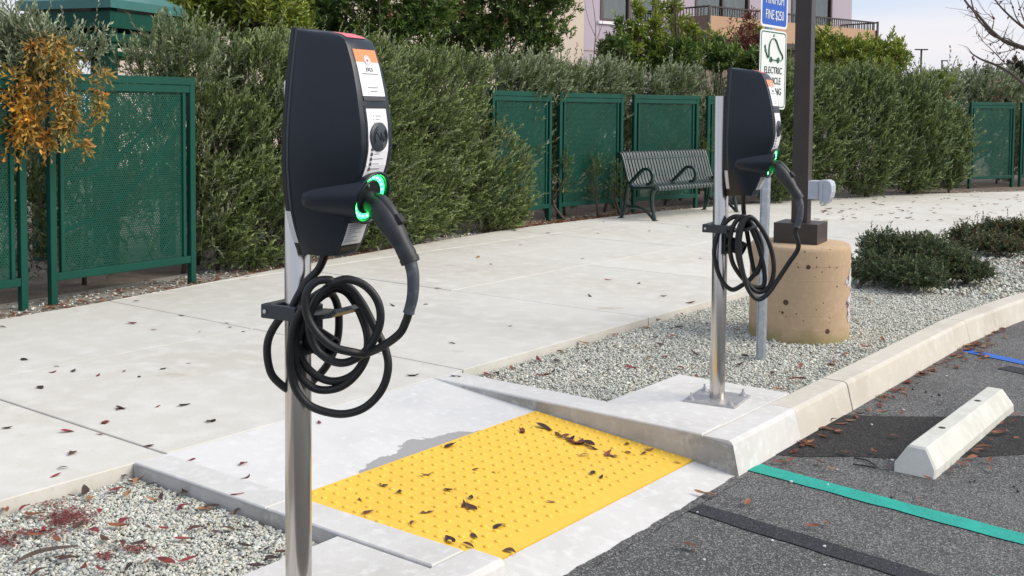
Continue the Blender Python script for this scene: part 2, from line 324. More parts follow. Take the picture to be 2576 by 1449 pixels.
def copy_tree(o, parent=None):
    c = o.copy(); COL.objects.link(c); c.parent = parent
    for ch in list(o.children): copy_tree(ch, c)
    return c
def struct(o): o['kind'] = 'structure'; return o
def spline(pts, n=8):
    """Catmull-Rom through pts"""
    P = [np.array(p, float) for p in pts]; P = [2*P[0]-P[1]]+P+[2*P[-1]-P[-2]]; out = []
    for i in range(1, len(P)-2):
        for k in range(n):
            t = k/n; a, b, c, d = P[i-1], P[i], P[i+1], P[i+2]
            out.append(.5*((2*b)+(-a+c)*t+(2*a-5*b+4*c-d)*t*t+(-a+3*b-3*c+d)*t**3))
    out.append(P[-2]); return out
def text_mesh(txt, size, sx=1., ext=.0008):
    cu = bpy.data.curves.new('t', 'FONT'); cu.body = txt; cu.size = size; cu.align_x = 'CENTER'; cu.align_y = 'CENTER'; cu.extrude = ext; cu.resolution_u = 3
    o = bpy.data.objects.new('t', cu); COL.objects.link(o); dg = bpy.context.evaluated_depsgraph_get(); dg.update()
    me = bpy.data.meshes.new_from_object(o.evaluated_get(dg)); bpy.data.objects.remove(o); bpy.data.curves.remove(cu)
    vs = [(v.co.x*sx, v.co.y, v.co.z) for v in me.vertices]; fs = [tuple(p.vertices) for p in me.polygons]; bpy.data.meshes.remove(me); return vs, fs
def big_mesh(name, V, F, mat_, cols=None, parent=None):
    """numpy vertices (n,3) and triangles (m,3), optional colour per vertex"""
    me = bpy.data.meshes.new(name); V = np.ascontiguousarray(V, np.float32); F = np.ascontiguousarray(F, np.int32)
    me.vertices.add(len(V)); me.vertices.foreach_set('co', V.ravel()); k = F.shape[1]
    me.loops.add(F.size); me.loops.foreach_set('vertex_index', F.ravel())
    me.polygons.add(len(F)); me.polygons.foreach_set('loop_start', np.arange(0, F.size, k, dtype=np.int32)); me.polygons.foreach_set('loop_total', np.full(len(F), k, np.int32))
    me.update(calc_edges=True)
    if cols is not None:
        a = me.color_attributes.new('Col', 'FLOAT_COLOR', 'POINT'); c = np.ones((len(V), 4), np.float32); c[:, :3] = cols; a.data.foreach_set('color', c.ravel())
    me.materials.append(mat_); return link(name, me, parent)

# ================================================================== THE SETTING
g = MB().add([(-400, -400, -.2), (400, -400, -.2), (400, 400, -.2), (-400, 400, -.2)], [(0, 1, 2, 3)]).build('ground', M['earth']); struct(g)
KERB_LINE = [(-1.955, -6), (-1.955, 2.34), (-1.955, 4.1), (-1.955, 7.45), (-1.86, 8.7), (-1.5, 10.4), (-.9, 12.2), (0, 14), (1.6, 16.2), (4, 18.6), (9, 21)]
road_poly = [(60, -30), (60, 60), (30, 40)] + [(x, y) for x, y in reversed(KERB_LINE)] + [(-1.955, -30)]
road = MB(); road.add([(x, y, -.14) for x, y in road_poly], [tuple(range(len(road_poly)))]); road = road.build('road', M['asphalt']); struct(road)
# soil behind the pavement, gravel bases
def sheet(name, poly, z, m):
    o = MB().add([(x, y, z) for x, y in poly], [tuple(range(len(poly)))]).build(name, m); return struct(o)
sheet('planting_soil', [(-6.4, -6), (-3.0, 30), (-40, 60), (-40, -6)], -.03, M['soil'])

LEFT_EDGE = [(-6.6, -8), (-6.7, 1.5), (-6.81, 3.5), (-6.89, 4.39), (-7.03, 5.23), (-7.21, 6.21), (-7.45, 7.9), (-7.66, 9.9), (-7.62, 11.6), (-7.5, 13.2), (-7.2, 15.0), (-6.62, 17.0), (-5.95, 18.8), (-5.1, 20.3), (-4.0, 22), (-2.6, 24), (-.8, 26)]
def ledge(y):
    for (x0, y0), (x1, y1) in zip(LEFT_EDGE, LEFT_EDGE[1:]):
        if y0 <= y <= y1: return x0+(x1-x0)*(y-y0)/(y1-y0)
    return LEFT_EDGE[-1][0] if y > 0 else LEFT_EDGE[0][0]
def redge(y): return -3.64 + (max(0, y-8.3)**2)*.04
side_base = [(redge(y)-.01, y) for y in np.linspace(-8, 25, 60)] + [(ledge(y)+.01, y) for y in np.linspace(25, -8, 60)]
sheet('pavement_bed', side_base, -.02, M['joint'])
pavement = struct(link('pavement', None)); pavement.empty_display_size = .2
YL = [-8.4, -6.58, -4.76, -2.93, -1.11, .71, 2.53, 4.33, 6.22, 8.05, 9.8, 11.65, 13.5, 15.3, 17.1, 18.9, 20.7, 22.5, 24.3]
XL = [-8.7, -7.02, -5.35, -3.64, -1.93, -.2, 1.5, 3.2, 5, 7]
for y0, y1 in zip(YL, YL[1:]):
    for x0, x1 in zip(XL, XL[1:]):
        gpp = .005; ya, yb = y0+gpp, y1-gpp; pl = []; pr = []
        if (y0, y1) == (2.53, 4.33) and x0 >= -3.65: continue
        for y in np.linspace(ya, yb, 5):
            l = max(x0+gpp, ledge(y)); r = min(x1-gpp, redge(y)); pl.append((l, y)); pr.append((r, y))
        if max(r[0]-l[0] for l, r in zip(pl, pr)) < .06: continue
        pr = [(max(r[0], l[0]+.012), r[1]) for l, r in zip(pl, pr)]
        straight = all(abs(p[0]-pl[0][0]) < 1e-6 for p in pl) and all(abs(p[0]-pr[0][0]) < 1e-6 for p in pr)
        if straight: pl = [pl[0], pl[-1]]; pr = [pr[0], pr[-1]]
        poly = pr + pl[::-1]
        MB().prism(poly, -.11, R.uniform(-.0015, .0015), .003, .003).build('slab', M['slab'], pavement)

# gravel beds
bed = sheet('gravel_bed', [(-3.63, 4.27), (-2.11, 4.27)] + [(x-.16, y) for x, y in KERB_LINE[3:9]] + [(redge(y)+.005, y) for y in (16.5, 14.5, 12.5, 10.5, 9, 8.3)], -.055, M['bedbase'])
bed2 = sheet('gravel_bed', [(-3.63, -2), (-2.1, -2), (-2.1, 2.39), (-3.63, 2.39)], -.062, M['bedbase'])
strip_poly = [(ledge(y)+.01, y) for y in np.linspace(1, 24, 40)] + [(ledge(y)-.6, y) for y in np.linspace(24, 1, 40)]
sheet('gravel_strip', strip_poly, -.022, M['bedbase'])

def in_poly(P, poly):
    x, y = P[:, 0], P[:, 1]; ins = np.zeros(len(P), bool); n = len(poly)
    for i in range(n):
        (x1, y1), (x2, y2) = poly[i], poly[i-1]
        c = ((y1 > y) != (y2 > y)); c &= x < (x2-x1)*(y-y1)/((y2-y1) if y2 != y1 else 1e-9)+x1; ins ^= c
    return ins
OCT = np.array([(1, 0, 0), (-1, 0, 0), (0, 1, 0), (0, -1, 0), (0, 0, 1), (0, 0, -1)], float)
OCTF = np.array([(0, 2, 4), (2, 1, 4), (1, 3, 4), (3, 0, 4), (2, 0, 5), (1, 2, 5), (3, 1, 5), (0, 3, 5)])
STONE_COLS = np.array([(.56, .56, .49), (.47, .51, .45), (.66, .65, .60), (.38, .41, .36), (.55, .48, .36), (.42, .44, .44), (.29, .28, .25), (.60, .58, .52)])
def stones(name, poly, n, size, z, label, avoid=None):
    p = np.array(poly); lo, hi = p.min(0), p.max(0); pts = rng.uniform(lo, hi, (int(n*2.2), 2)); pts = pts[in_poly(pts, poly)][:n]
    if avoid is not None: pts = pts[~in_poly(pts, avoid)]
    n = len(pts); s = size*rng.lognormal(0, .32, n); V = OCT[None]*rng.uniform(.6, 1.15, (n, 6, 1)) + rng.normal(0, .16, (n, 6, 3))
    V *= s[:, None, None]*np.array([1, .85, .6]); q = rng.normal(size=(n, 4)); q[:, :2] *= .35; q /= np.linalg.norm(q, axis=1)[:, None]
    # mostly yaw plus tilt
    a = rng.uniform(0, 2*np.pi, n); ca, sa = np.cos(a), np.sin(a); Vx = V[..., 0]*ca[:, None]-V[..., 1]*sa[:, None]; Vy = V[..., 0]*sa[:, None]+V[..., 1]*ca[:, None]
    t = rng.normal(0, .5, n); ct, st = np.cos(t)[:, None], np.sin(t)[:, None]; Vz = V[..., 2]*ct + Vx*st; Vx = Vx*ct - V[..., 2]*st
    zz = z + rng.uniform(-.3, .9, n)*size
    V = np.stack([Vx+pts[:, 0:1], Vy+pts[:, 1:2], Vz+zz[:, None]], -1).reshape(-1, 3)
    F = (OCTF[None]+6*np.arange(n)[:, None, None]).reshape(-1, 3)
    c = STONE_COLS[rng.choice(len(STONE_COLS), n, p=[.24, .18, .16, .1, .08, .12, .05, .07])]*rng.uniform(.72, 1.12, (n, 1)); C = np.repeat(np.minimum((c*.72+.28*np.array([.53, .53, .46]))*1.15, .8), 6, 0)
    o = big_mesh(name, V, F, M['stone'], C); o['kind'] = 'stuff'; o['label'] = label; o['category'] = 'gravel'; return o
stones('gravel', [(-3.62, .9), (-2.53, .9), (-2.53, 2.37), (-3.62, 2.37)], 36000, .0070, -.052, 'pale crushed gravel beside the steel charger post in the near bed')
PAD2 = [(-2.73, 4.275), (-2.13, 4.275), (-2.13, 4.98), (-2.73, 4.98)]
rb = [(-3.62, 4.285), (-2.14, 4.285), (-2.14, 7.45), (-2.05, 8.7), (-3.62, 8.7)]
stones('gravel', rb, 64000, .0075, -.043, 'pale crushed gravel around the tan lamp base', avoid=PAD2)
rb2 = [(-3.62, 8.7), (-2.05, 8.7), (-1.7, 10.4), (-1.1, 12.2), (-.2, 14), (1, 15.6), (redge(14.5)+.02, 14.5), (redge(12)+.02, 12), (redge(10)+.02, 10)]
stones('gravel', rb2, 18000, .016, -.045, 'pale gravel around the low dark shrubs')
stones('gravel', [(x-.02 if i < 40 else x+.15, y) for i, (x, y) in enumerate(strip_poly)], 17000, .012, -.02, 'narrow strip of pale gravel along the green fence')

# kerbs
def kerb_block(y0, y1, m, parent, x0=None, x1=None):
    """battered kerb block following KERB_LINE between two y values"""
    def kx(y):
        for (a, b), (c, d) in zip(KERB_LINE, KERB_LINE[1:]):
            if b <= y <= d: return a+(c-a)*(y-b)/(d-b)
    mb = MB(); prof = [(-.165, -.2), (-.165, -.004), (-.161, 0), (-.048, 0), (-.036, -.006), (-.030, -.016), (0, -.139), (0, -.2)]
    ys = list(np.linspace(y0, y1, max(2, int((y1-y0)/.4)+1))); vs = []; n = len(prof)
    for y in ys: vs += [(kx(y)+a+R.uniform(-.0012, .0012), y, z) for a, z in prof]
    fs = [(i*n+k, (i+1)*n+k, (i+1)*n+(k+1) % n, i*n+(k+1) % n) for i in range(len(ys)-1) for k in range(n)]+[tuple(range(n)), tuple((len(ys)-1)*n+k for k in range(n-1, -1, -1))]
    return mb.add(vs, fs).build('kerb_block', m, parent)
kerb = struct(link('kerb', None)); kerb.empty_display_size = .2
for y0, y1, m in ((-6, -3, 'kerbc'), (-2.994, .6, 'kerbc'), (.606, 2.20, 'newc'), (2.206, 2.56, 'newc'), (4.085, 4.72, 'newc'), (4.723, 5.36, 'kerbc'), (5.372, 7.47, 'kerbc'), (7.476, 9.3, 'kerbc'), (9.306, 12, 'kerbc'), (12.006, 15, 'kerbc')):
    kerb_block(y0, y1, M[m], kerb)

# ramp between the two return kerbs
ramp = struct(link('kerb_ramp', None)); ramp.empty_display_size = .2
def ramp_sheet(name, x0, x1, y0, y1, m, up=0., nx=2):
    vs = []; xs = np.linspace(x0, x1, nx)
    for x in xs: vs += [(x, y0, RAMPZ(x)+up), (x, y1, RAMPZ(x)+up)]
    vs += [(x, y, -.25) for x in (x0, x1) for y in (y0, y1)]; k = 2*nx
    fs = [(2*i, 2*i+2, 2*i+3, 2*i+1) for i in range(nx-1)] + [(0, 1, k+1, k), (k-2, k+2, k+3, k-1)]
    fs += [tuple([2*i for i in range(nx)]+[k+2, k]), tuple([2*i+1 for i in range(nx)]+[k+3, k+1])]
    return MB().add(vs, fs).build(name, m, ramp)
ramp_sheet('ramp_slab', -3.637, -2.163, 2.50, 4.14, M['ramp'], 0)
ramp_sheet('gutter_slab', -2.158, -1.955, 2.565, 4.08, M['newc'], 0, 3)
# return kerbs
def ret_kerb(name, pts_top, z, base, m, parent):
    return MB().prism(pts_top, base, z, .004, .004).build(name, m, parent)
o = ret_kerb('return_kerb', [(-3.64, 4.095), (-2.127, 4.085), (-2.127, 4.27), (-3.64, 4.27)], .004, -.2, [M['newc']], kerb)
# side face of the return kerb, its shade painted as greyer concrete
MB().add([(-3.45, 4.088, -.02), (-2.127, 4.072, -.145), (-1.958, 4.072, -.16), (-1.958, 4.076, -.137), (-1.985, 4.079, -.018), (-2.127, 4.083, -.006), (-3.45, 4.092, -.006)], [(0, 1, 2, 3, 4, 5, 6)]).build('kerb_face', M['shadec'], kerb)
ret_kerb('return_kerb', [(-3.64, 2.386), (-2.88, 2.386), (-2.88, 2.528), (-3.64, 2.525)], .003, -.2, [M['newc']], kerb)
ret_kerb('return_kerb', [(-2.876, 2.386), (-2.124, 2.386), (-2.124, 2.532), (-2.876, 2.528)], .003, -.2, [M['newc']], kerb)
MB().add([(-3.63, 2.381, -.07), (-2.515, 2.381, -.07), (-2.515, 2.383, -.006), (-3.63, 2.383, -.006)], [(0, 1, 2, 3)]).build('kerb_face', M['shadec'], kerb)  # same painted side shade on the gravel side of the near kerb
# concrete footings of the two chargers
foot = struct(MB().prism([(-2.52, .9), (-2.125, .9), (-2.125, 2.380), (-2.52, 2.380)], -.2, -.004, .003, .003).build('footing_slab', M['newc']))
foot2 = struct(MB().prism(PAD2[:2]+[(-2.127, 4.98), (-2.73, 4.98)], -.2, -.002, .003, .003).build('footing_slab', M['newc']))

# road markings and sealed patches, each a thin sheet over the asphalt
def strip(name, pts, m, z, label=None):
    o = MB().add([(x, y, z) for x, y in pts], [tuple(range(len(pts)))]).build(name, m, road)
    if label: o['label'] = label
    return o
def wavy(a, b, w, n=40, j=.004):
    a = np.array(a); b = np.array(b); d = (b-a)/np.linalg.norm(b-a); nn = np.array([-d[1], d[0]]); T = np.linspace(0, 1, n)
    return [tuple(a+(b-a)*t+nn*(w/2+R.uniform(-j, j))) for t in T]+[tuple(a+(b-a)*t-nn*(w/2+R.uniform(-j, j))) for t in T[::-1]]
strip('painted_line', wavy((-1.955, 4.225), (1.6, 3.80), .105), M['linegreen'], -.136, 'teal green parking line running from the kerb corner')
strip('painted_line', wavy((-1.92, 3.645), (1.2, 3.30), .10, 40, .006), M['asphalt_seal'], -.136, 'blacked-out old parking line')
p_ = at(2500, 1449, -.14); strip('painted_line', wavy((p_[0], p_[1]-.05), (p_[0]+2, p_[1]-.3), .10), M['linegreen'], -.136, 'second teal green parking line')
strip('painted_line', wavy((-1.90, 7.19), (1.5, 5.95), .10), M['lineblue'], -.136, 'blue parking line meeting the kerb')
strip('painted_line', wavy((-1.6, 6.86), (1.5, 5.72), .13, 40, .006), M['asphalt_seal'], -.136, 'blacked-out line next to the blue one')
q = [at(1661+x*.4709, 766.8+y*.4709, -.14)[:2] for x, y in ((585, 800), (800, 640), (960, 590), (1200, 598), (1560, 600), (1943, 596), (2300, 600), (2300, 780), (1943, 800), (1700, 815), (1240, 822), (1000, 812), (760, 815))]
strip('asphalt_patch', [tuple(p) for p in q], M['asphalt_dark'], -.1378, 'darker fresh asphalt patch under the wheel stop')

# ragged edge of the asphalt over the gutter
ed = [(-1.962+R.uniform(-.0022, .0022)+.003*math.sin(y*23)+.002*math.sin(y*51), y) for y in np.linspace(4.07, 2.58, 110)]
strip('asphalt_edge', ed+[(-1.925, 2.58), (-1.925, 4.07)], M['asphalt'], -.1365)

# ================================================================== tactile pad
TX0, TX1, TY0, TY1 = -2.985, -2.163, 2.555, 4.075
slope = -.115/1.48
tp = thing('tactile_pad', 'yellow tactile warning pad with raised domes in the kerb ramp', 'tactile pad', ((TX0+TX1)/2, (TY0+TY1)/2, RAMPZ((TX0+TX1)/2)))
def tloc(x, y, up=0): return (x-(TX0+TX1)/2, y-(TY0+TY1)/2, slope*(x-(TX0+TX1)/2)+up)
mb = MB(); c4 = [(TX0, TY0), (TX1, TY0), (TX1, TY1), (TX0, TY1)]
mb.add([tloc(x, y, -.01) for x, y in c4]+[tloc(x, y, .006) for x, y in c4], [(4, 5, 6, 7), (0, 1, 5, 4), (1, 2, 6, 5), (2, 3, 7, 6), (3, 0, 4, 7)]).build('panel', M['yellow'], tp)
dm = MB(); dm.lathe([(.0115, -.001), (.0108, .0022), (.0085, .0042), (.0055, .005), (.0002, .0052)], 10); dome_me = dm.mesh('dome', M['yellow'], True)
sp = .0597; dpos = []
nx = int((TX1-TX0-.02)/sp*1.0); ny = int((TY1-TY0-.02)/sp)
for i in range(int((TX1-TX0)/(sp*.92))):
    for j in range(ny+1):
        x = TX0+.025+i*sp*.92; y = TY1-.025-j*sp
        if x < TX1-.015 and y > TY0+.01: dpos.append((x, y))
dpos.sort(key=lambda p: p[0]**2+p[1]**2)
occl = [p for p in dpos if p[1] < 2.62]; dvis = [p for p in dpos if p[1] >= 2.62]
for k, (x, y) in enumerate(dvis[:300]):
    link('dome', dome_me, tp, tloc(x, y, .006)).rotation_euler = (0, -math.atan(slope), 0)
rest = MB()
for (x, y) in dvis[300:]+occl:
    lx, ly, lz = tloc(x, y, .006); rest.add([(v.co.x+lx, v.co.y+ly, v.co.z+lz) for v in dome_me.vertices], [tuple(p.vertices) for p in dome_me.polygons])
tag(rest.build('dome_field', M['yellow'], tp, True), kind='stuff')
print('domes', len(dpos))

# ================================================================== CHARGERS
ROTC = math.radians(8.6)
ZB = .978                                     # bottom of the housing above the footing
D_PROF = [(0, .105), (.013, .111), (.034, .125), (.078, .142), (.13, .157), (.18, .176), (.229, .199), (.279, .209), (.34, .206), (.419, .193), (.484, .177), (.538, .157), (.555, .146), (.566, .125), (.574, .093), (.579, .05), (.58, 0)]
B_PROF = [(0, .056), (.035, .074), (.07, .0885), (.12, .105), (.165, .113), (.23, .119), (.297, .119), (.37, .113), (.449, .103), (.52, .092), (.58, .081)]
W_PROF = [(0, .046), (.1, .054), (.25, .062), (.4, .062), (.54, .055), (.6, .052)]
def lerp(prof, z): return float(np.interp(z, [p[0] for p in prof], [p[1] for p in prof]))
AB = .055                                     # back of the housing in front of the post axis
def fp(z, b, off=0.):                          # point on the front band
    z *= .967; return (AB+lerp(D_PROF, z)+off, b, ZB+z)
def housing_mesh():
    mb = MB(); zs = list(np.linspace(0, .53, 28))+[.538, .546, .553, .559, .564, .569, .573, .576, .5785, .5798]; ring = []
    for z in zs:
        d, B, w = lerp(D_PROF, z), lerp(B_PROF, z), lerp(W_PROF, z); w = min(w, B*.86); cs = []
        for sgn in (-1, 1):
            pts = []
            for k in range(9):                 # back edge to band edge, gently convex
                t = k/8; a = d*.985*t; b = B+(w+.004-B)*t + .010*math.sin(math.pi*t)*(1-.2*t); pts.append((a, sgn*b))
            pts.append((d, sgn*(w-.002)))
            cs += pts if sgn < 0 else pts[::-1]
        ring.append([(AB+a, b, ZB+z) for a, b in cs])
    n = len(ring[0]); m = len(ring); vs = [p for r_ in ring for p in r_]
    fs = [(i*n+k, i*n+k+1, (i+1)*n+k+1, (i+1)*n+k) for i in range(m-1) for k in range(n-1)]+[tuple(range(n-1, -1, -1)), tuple((m-1)*n+k for k in range(n))]
    return mb.add(vs, fs).mesh('housing', [M['house']], True, 38)
def plate_mesh(a0, a1, grow, name, m):
    mb = MB(); zs = np.linspace(-.004, .585, 40); L_ = [(-(lerp(B_PROF, min(max(z, 0), .58))+grow), z) for z in zs]; poly = L_+[(-b, z) for b, z in L_[::-1]]
    n = len(poly); vs = [(AB+a0, b, ZB+z) for b, z in poly]+[(AB+a1, b, ZB+z) for b, z in poly]
    return mb.add(vs, [tuple(range(n)), tuple(range(2*n-1, n-1, -1))]+[(i, (i+1) % n, n+(i+1) % n, n+i) for i in range(n)]).mesh(name, [m])
def band(z0, z1, b0, b1, off, name, m, parent, n=8, thick=.0012):
    """thin sheet following the curved front"""
    mb = MB(); vs = []; fs = []
    for i in range(n+1):
        z = z0+(z1-z0)*i/n; vs += [fp(z, b0, off), fp(z, b1, off), fp(z, b1, off-thick), fp(z, b0, off-thick)]
    for i in range(n):
        for k in range(4): fs.append((4*i+k, 4*i+(k+1) % 4, 4*i+4+(k+1) % 4, 4*i+4+k))
    fs += [(3, 2, 1, 0), tuple(4*n+k for k in range(4))]
    return mb.add(vs, fs).build(name, m, parent)
HM, PM, PM2 = housing_mesh(), plate_mesh(-.006, .006, .002, 'back_plate', M['black']), plate_mesh(.006, .014, .0008, 'trim_rim', M['houseg'])
SOCK_TILT = math.radians(18)
def sock_mtx(a=0.):
    """frame on the socket rim; its axis points outwards and a little down"""
    ax = Vector((math.cos(SOCK_TILT), 0, -math.sin(SOCK_TILT))); up = Vector((math.sin(SOCK_TILT), 0, math.cos(SOCK_TILT))); sd = Vector((0, 1, 0))
    m = Matrix.Identity(4)
    for i in range(3): m[i][0] = sd[i]; m[i][1] = up[i]; m[i][2] = ax[i]
    m.translation = Vector((.243, 0, 1.128))+ax*a; return m
def barrel_mesh():
    mb = MB(); n = 48; vs = []; T = [0, .03, .08, .15, .22, .3, .38, .46, .54, .6, .65, .7, .74, .78, .82]; HB = [(0, .0725), (.15, .083), (.3, .0925), (.45, .100), (.6, .1065), (.7, .1075), (.78, .101), (.85, .088)]
    for t in T:
        c = np.array([.243-.195*t, 0, 1.128]); tl = SOCK_TILT*(1-t); hb = lerp(HB, t); hz = .0725*(1-.62*t); ex = 1-.55*min(1, t*2.0)
        for k in range(n):
            f = 2*math.pi*k/n; vs.append(c+np.array([math.sin(tl), 0, math.cos(tl)])*hz*math.sin(f)+np.array([0, 1, 0])*hb*math.copysign(abs(math.cos(f))**ex, math.cos(f)))
    mb.add(vs, [(i*n+k, i*n+(k+1) % n, (i+1)*n+(k+1) % n, (i+1)*n+k) for i in range(len(T)-1) for k in range(n)])
    mb.lathe([(.0725, 0), (.0722, .002), (.070, .004), (.066, .004), (.064, .002), (.0628, -.003), (.0622, -.012), (.0002, -.0122)], n, sock_mtx())
    return mb.mesh('socket_barrel', [M['house']], True, 40)
BARREL = barrel_mesh()

def make_charger(loc, label, cables, tail, dz=0.):
    t = thing('charging_station', label, 'charging station', loc, ROTC, 'electric vehicle chargers on steel posts')
    post = MB(); post.lathe([(.0002, .0), (.0355, .0), (.0355, 1.425), (.033, 1.43), (.0002, 1.43)], 40); post.build('post', M['steel'], t, True, 40)
    MB().rbox((-.125, -.125, -.003), (.125, .125, .009), .002, 1).build('base_plate', M['plate'], t)
    for sx in (-1, 1):
        for sy in (-1, 1):
            b = MB(); b.lathe([(.018, .009), (.018, .012), (.0115, .0122), (.0115, .022), (.0055, .0222), (.0055, .04), (.0002, .041)], 12, Matrix.Translation((sx*.095, sy*.095, 0))); b.build('anchor_bolt', M['bolt'], t)
    # housing with its print, trim and socket
    h = link('housing', HM, t)
    link('back_plate', PM, h); link('trim_rim', PM2, h)
    MB().rbox((-.01, -.028, ZB+.06), (AB-.004, .028, ZB+.43), .004).build('mounting_rail', M['black'], h)
    band(.425, .548, -.047, .047, .0018, 'front_sticker', M['white'], h)
    band(.515, .548, -.047, .047, .0026, 'sticker_header', M['orange'], h)
    band(.413, .4245, -.047, .047, .0026, 'sticker_footer', M['ink'], h)
    band(.205, .400, -.049, .049, -.0016+.0030, 'display_bezel', M['black'], h, 10)
    band(.205, .392, -.043, .041, .0026, 'instruction_panel', M['panelw'], h, 10)
    for z, b0, b1, m in ((.483, -.034, .034, 'inkg'), (.447, -.02, .022, 'inkg'), (.437, -.012, .016, 'inkg')): band(z, z+.0022, b0, b1, .0034, 'print_line', M[m], h, 1)
    vs_, fs_ = text_mesh('EVCS', .014, .9); p0 = fp(.495, 0, .0032)
    sl = math.atan2(lerp(D_PROF, .48)-lerp(D_PROF, .51), .03)
    MB().add([(p0[0]+z-y*math.tan(sl), x, p0[2]+y) for x, y, z in vs_], fs_).build('lettering', M['inkg'], h)
    # round emblem
    pe = fp(.519, 0, .003); e = MB(); e.lathe([(.0135, 0), (.0135, .0008), (.0002, .0009)], 20, Matrix.Translation(pe) @ Matrix.Rotation(math.pi/2-sl, 4, 'Y')); e.build('emblem', M['white'], h)
    e = MB(); e.lathe([(.0112, .0012), (.0095, .0012)], 20, Matrix.Translation(pe) @ Matrix.Rotation(math.pi/2-sl, 4, 'Y')); e.lathe([(.0045, .0013), (.0002, .0013)], 8, Matrix.Translation(pe) @ Matrix.Rotation(math.pi/2-sl, 4, 'Y')); e.build('emblem_mark', M['red'], h)
    for z, l in ((.372, .024), (.363, .016), (.354, .026), (.345, .014)): band(z, z+.002, -.008, -.008+l, .0034, 'print_line', M['inkg'], h, 1); band(z, z+.003, -.018, -.0145, .0034, 'print_dot', M['inkg'], h, 1)
    for z, l in ((.285, .03), (.272, .022), (.259, .042), (.246, .026), (.233, .033)):
        band(z, z+.002, -.018, -.018+l, .0034, 'print_line', M['inkg'], h, 1)
        pd = fp(z+.001, -.028, .0033); dd = MB(); dd.lathe([(.0048, 0), (.0048, .0008), (.0002, .0009)], 12, Matrix.Translation(pd) @ Matrix.Rotation(math.pi/2, 4, 'Y')); dd.build('print_dot', M['ink'], h)
    band(.214, .2155, -.008, .012, .0034, 'print_line', M['inkg'], h, 1)
    # card reader disc with raised arcs
    pr = fp(.318, -.001, .002); mr_ = Matrix.Translation(pr) @ Matrix.Rotation(math.pi/2, 4, 'Y')
    rd = MB(); rd.lathe([(.037, 0), (.037, .004), (.034, .0062), (.0002, .0066)], 36, mr_); rd = rd.build('card_reader', M['houseg'], h, True, 40)
    ar = MB()
    for rr, a0, a1 in ((.028, 20, 130), (.022, 25, 125), (.028, 200, 310), (.022, 205, 305)):
        ar.tube([tuple(mr_ @ Vector((rr*math.cos(math.radians(a)), rr*math.sin(math.radians(a)), .0068))) for a in np.linspace(a0, a1, 10)], .0014, 5)
    for a, b in (((-.012, -.016), (.010, .004)), ((-.012, .002), (.012, .016)), ((.010, .004), (-.012, .002))):
        ar.tube([tuple(mr_ @ Vector((*a, .0068))), tuple(mr_ @ Vector((*b, .0068)))], .0013, 5)
    ar.build('reader_emblem', M['house'], rd)
    # red tab on top
    zt = MB(); vs = []
    for a, z in ((.095, .5738), (.110, .5700), (.125, .5660), (.140, .5588)): vs += [(AB+a, -.040, ZB+z+.0012), (AB+a, .040, ZB+z+.0012)]
    zt.add(vs, [(2*i, 2*i+1, 2*i+3, 2*i+2) for i in range(3)]).build('red_sticker', M['red'], h)
    # socket barrel fairing into the body
    sk = link('socket_barrel', BARREL, h)
    ls = MB()
    for a0, a1 in ((62, 176), (248, 345)):
        A = np.radians(np.linspace(a0, a1, 24)); vs = []
        for a in A:
            for r_, z_ in ((.0470, -.0100), (.0605, -.0085)): vs.append(tuple(sock_mtx() @ Vector((-r_*math.cos(a), r_*math.sin(a), z_))))
        ls.add(vs, [(2*i, 2*i+1, 2*i+3, 2*i+2) for i in range(23)])
    ls.build('light_ring', M['led'], sk)
    lw = MB()
    for a in list(range(70, 176, 18))+list(range(256, 345, 18)):
        a = math.radians(a); c = sock_mtx() @ Vector((-.0525*math.cos(a), .0535*math.sin(a), -.0098)); bmx = bmesh.new(); bmesh.ops.create_icosphere(bmx, subdivisions=1, radius=.0040); lw.bm(bmx, Matrix.Translation(c))
    tag(lw.build('light_dots', M['ledw'], sk), kind='stuff')
    fz = MB(); fz.lathe([(.0460, -.014), (.0460, -.008), (.044, -.0065), (.0002, -.0065)], 32, sock_mtx()); fz = fz.build('socket_face', M['black'], sk, True, 35)
    for a in (60, 215):
        a = math.radians(a); b = MB(); b.lathe([(.004, 0), (.004, .002), (.0002, .003)], 10, sock_mtx() @ Matrix.Translation((-.037*math.cos(a), .037*math.sin(a), -.0065))); b.build('screw', M['bolt'], fz)
    band(.028, .088, -.040, .040, .0018, 'rating_label', M['label'], h, 4)
    for i in range(9): band(.081-.0055*i, .0825-.0055*i, -.034, -.034+[.05, .062, .056, .03, .06, .02, .048, .03, .055][i], .0026, 'print_line', M['inkg'], h, 1)
    band(.006, .022, -.036, .036, .0014, 'name_strip', M['black'], h, 2)
    band(-.003, .002, -.046, .046, .002, 'lower_lip', M['houseg'], h, 1)
    for z0_, z1_ in ((.03, .115),):
        mb = MB(); vs = []
        for z in np.linspace(z0_, z1_, 6):
            B = lerp(B_PROF, z)+.0068; vs += [(AB-.005, -B+.004, ZB+z), (AB+.010, -B+.004, ZB+z)]
        mb.add(vs, [(2*i, 2*i+2, 2*i+3, 2*i+1) for i in range(5)]).build('side_label', M['label'], h)
    # cable holder: cross bar round the post, tray, holster
    zc = .80
    MB().rbox((-.062, -.075, zc), (-.030, .06, zc+.038), .003).build('holder_bar', M['holder'], t)
    MB().rbox((-.062, -.078, zc), (.055, -.062, zc+.038), .003).build('holder_arm', M['holder'], t)
    MB().rbox((.036, -.06, zc-.10), (.046, .05, zc+.03), .003).build('holder_plate', M['black'], t)
    tr = MB(); tr.bar([(.045, .0, zc+.01), (.10, .0, zc+.012), (.15, .0, zc+.022), (.17, .0, zc+.036)], .11, .012, (0, 1, 0)); tr.build('holder_tray', M['holder'], t)
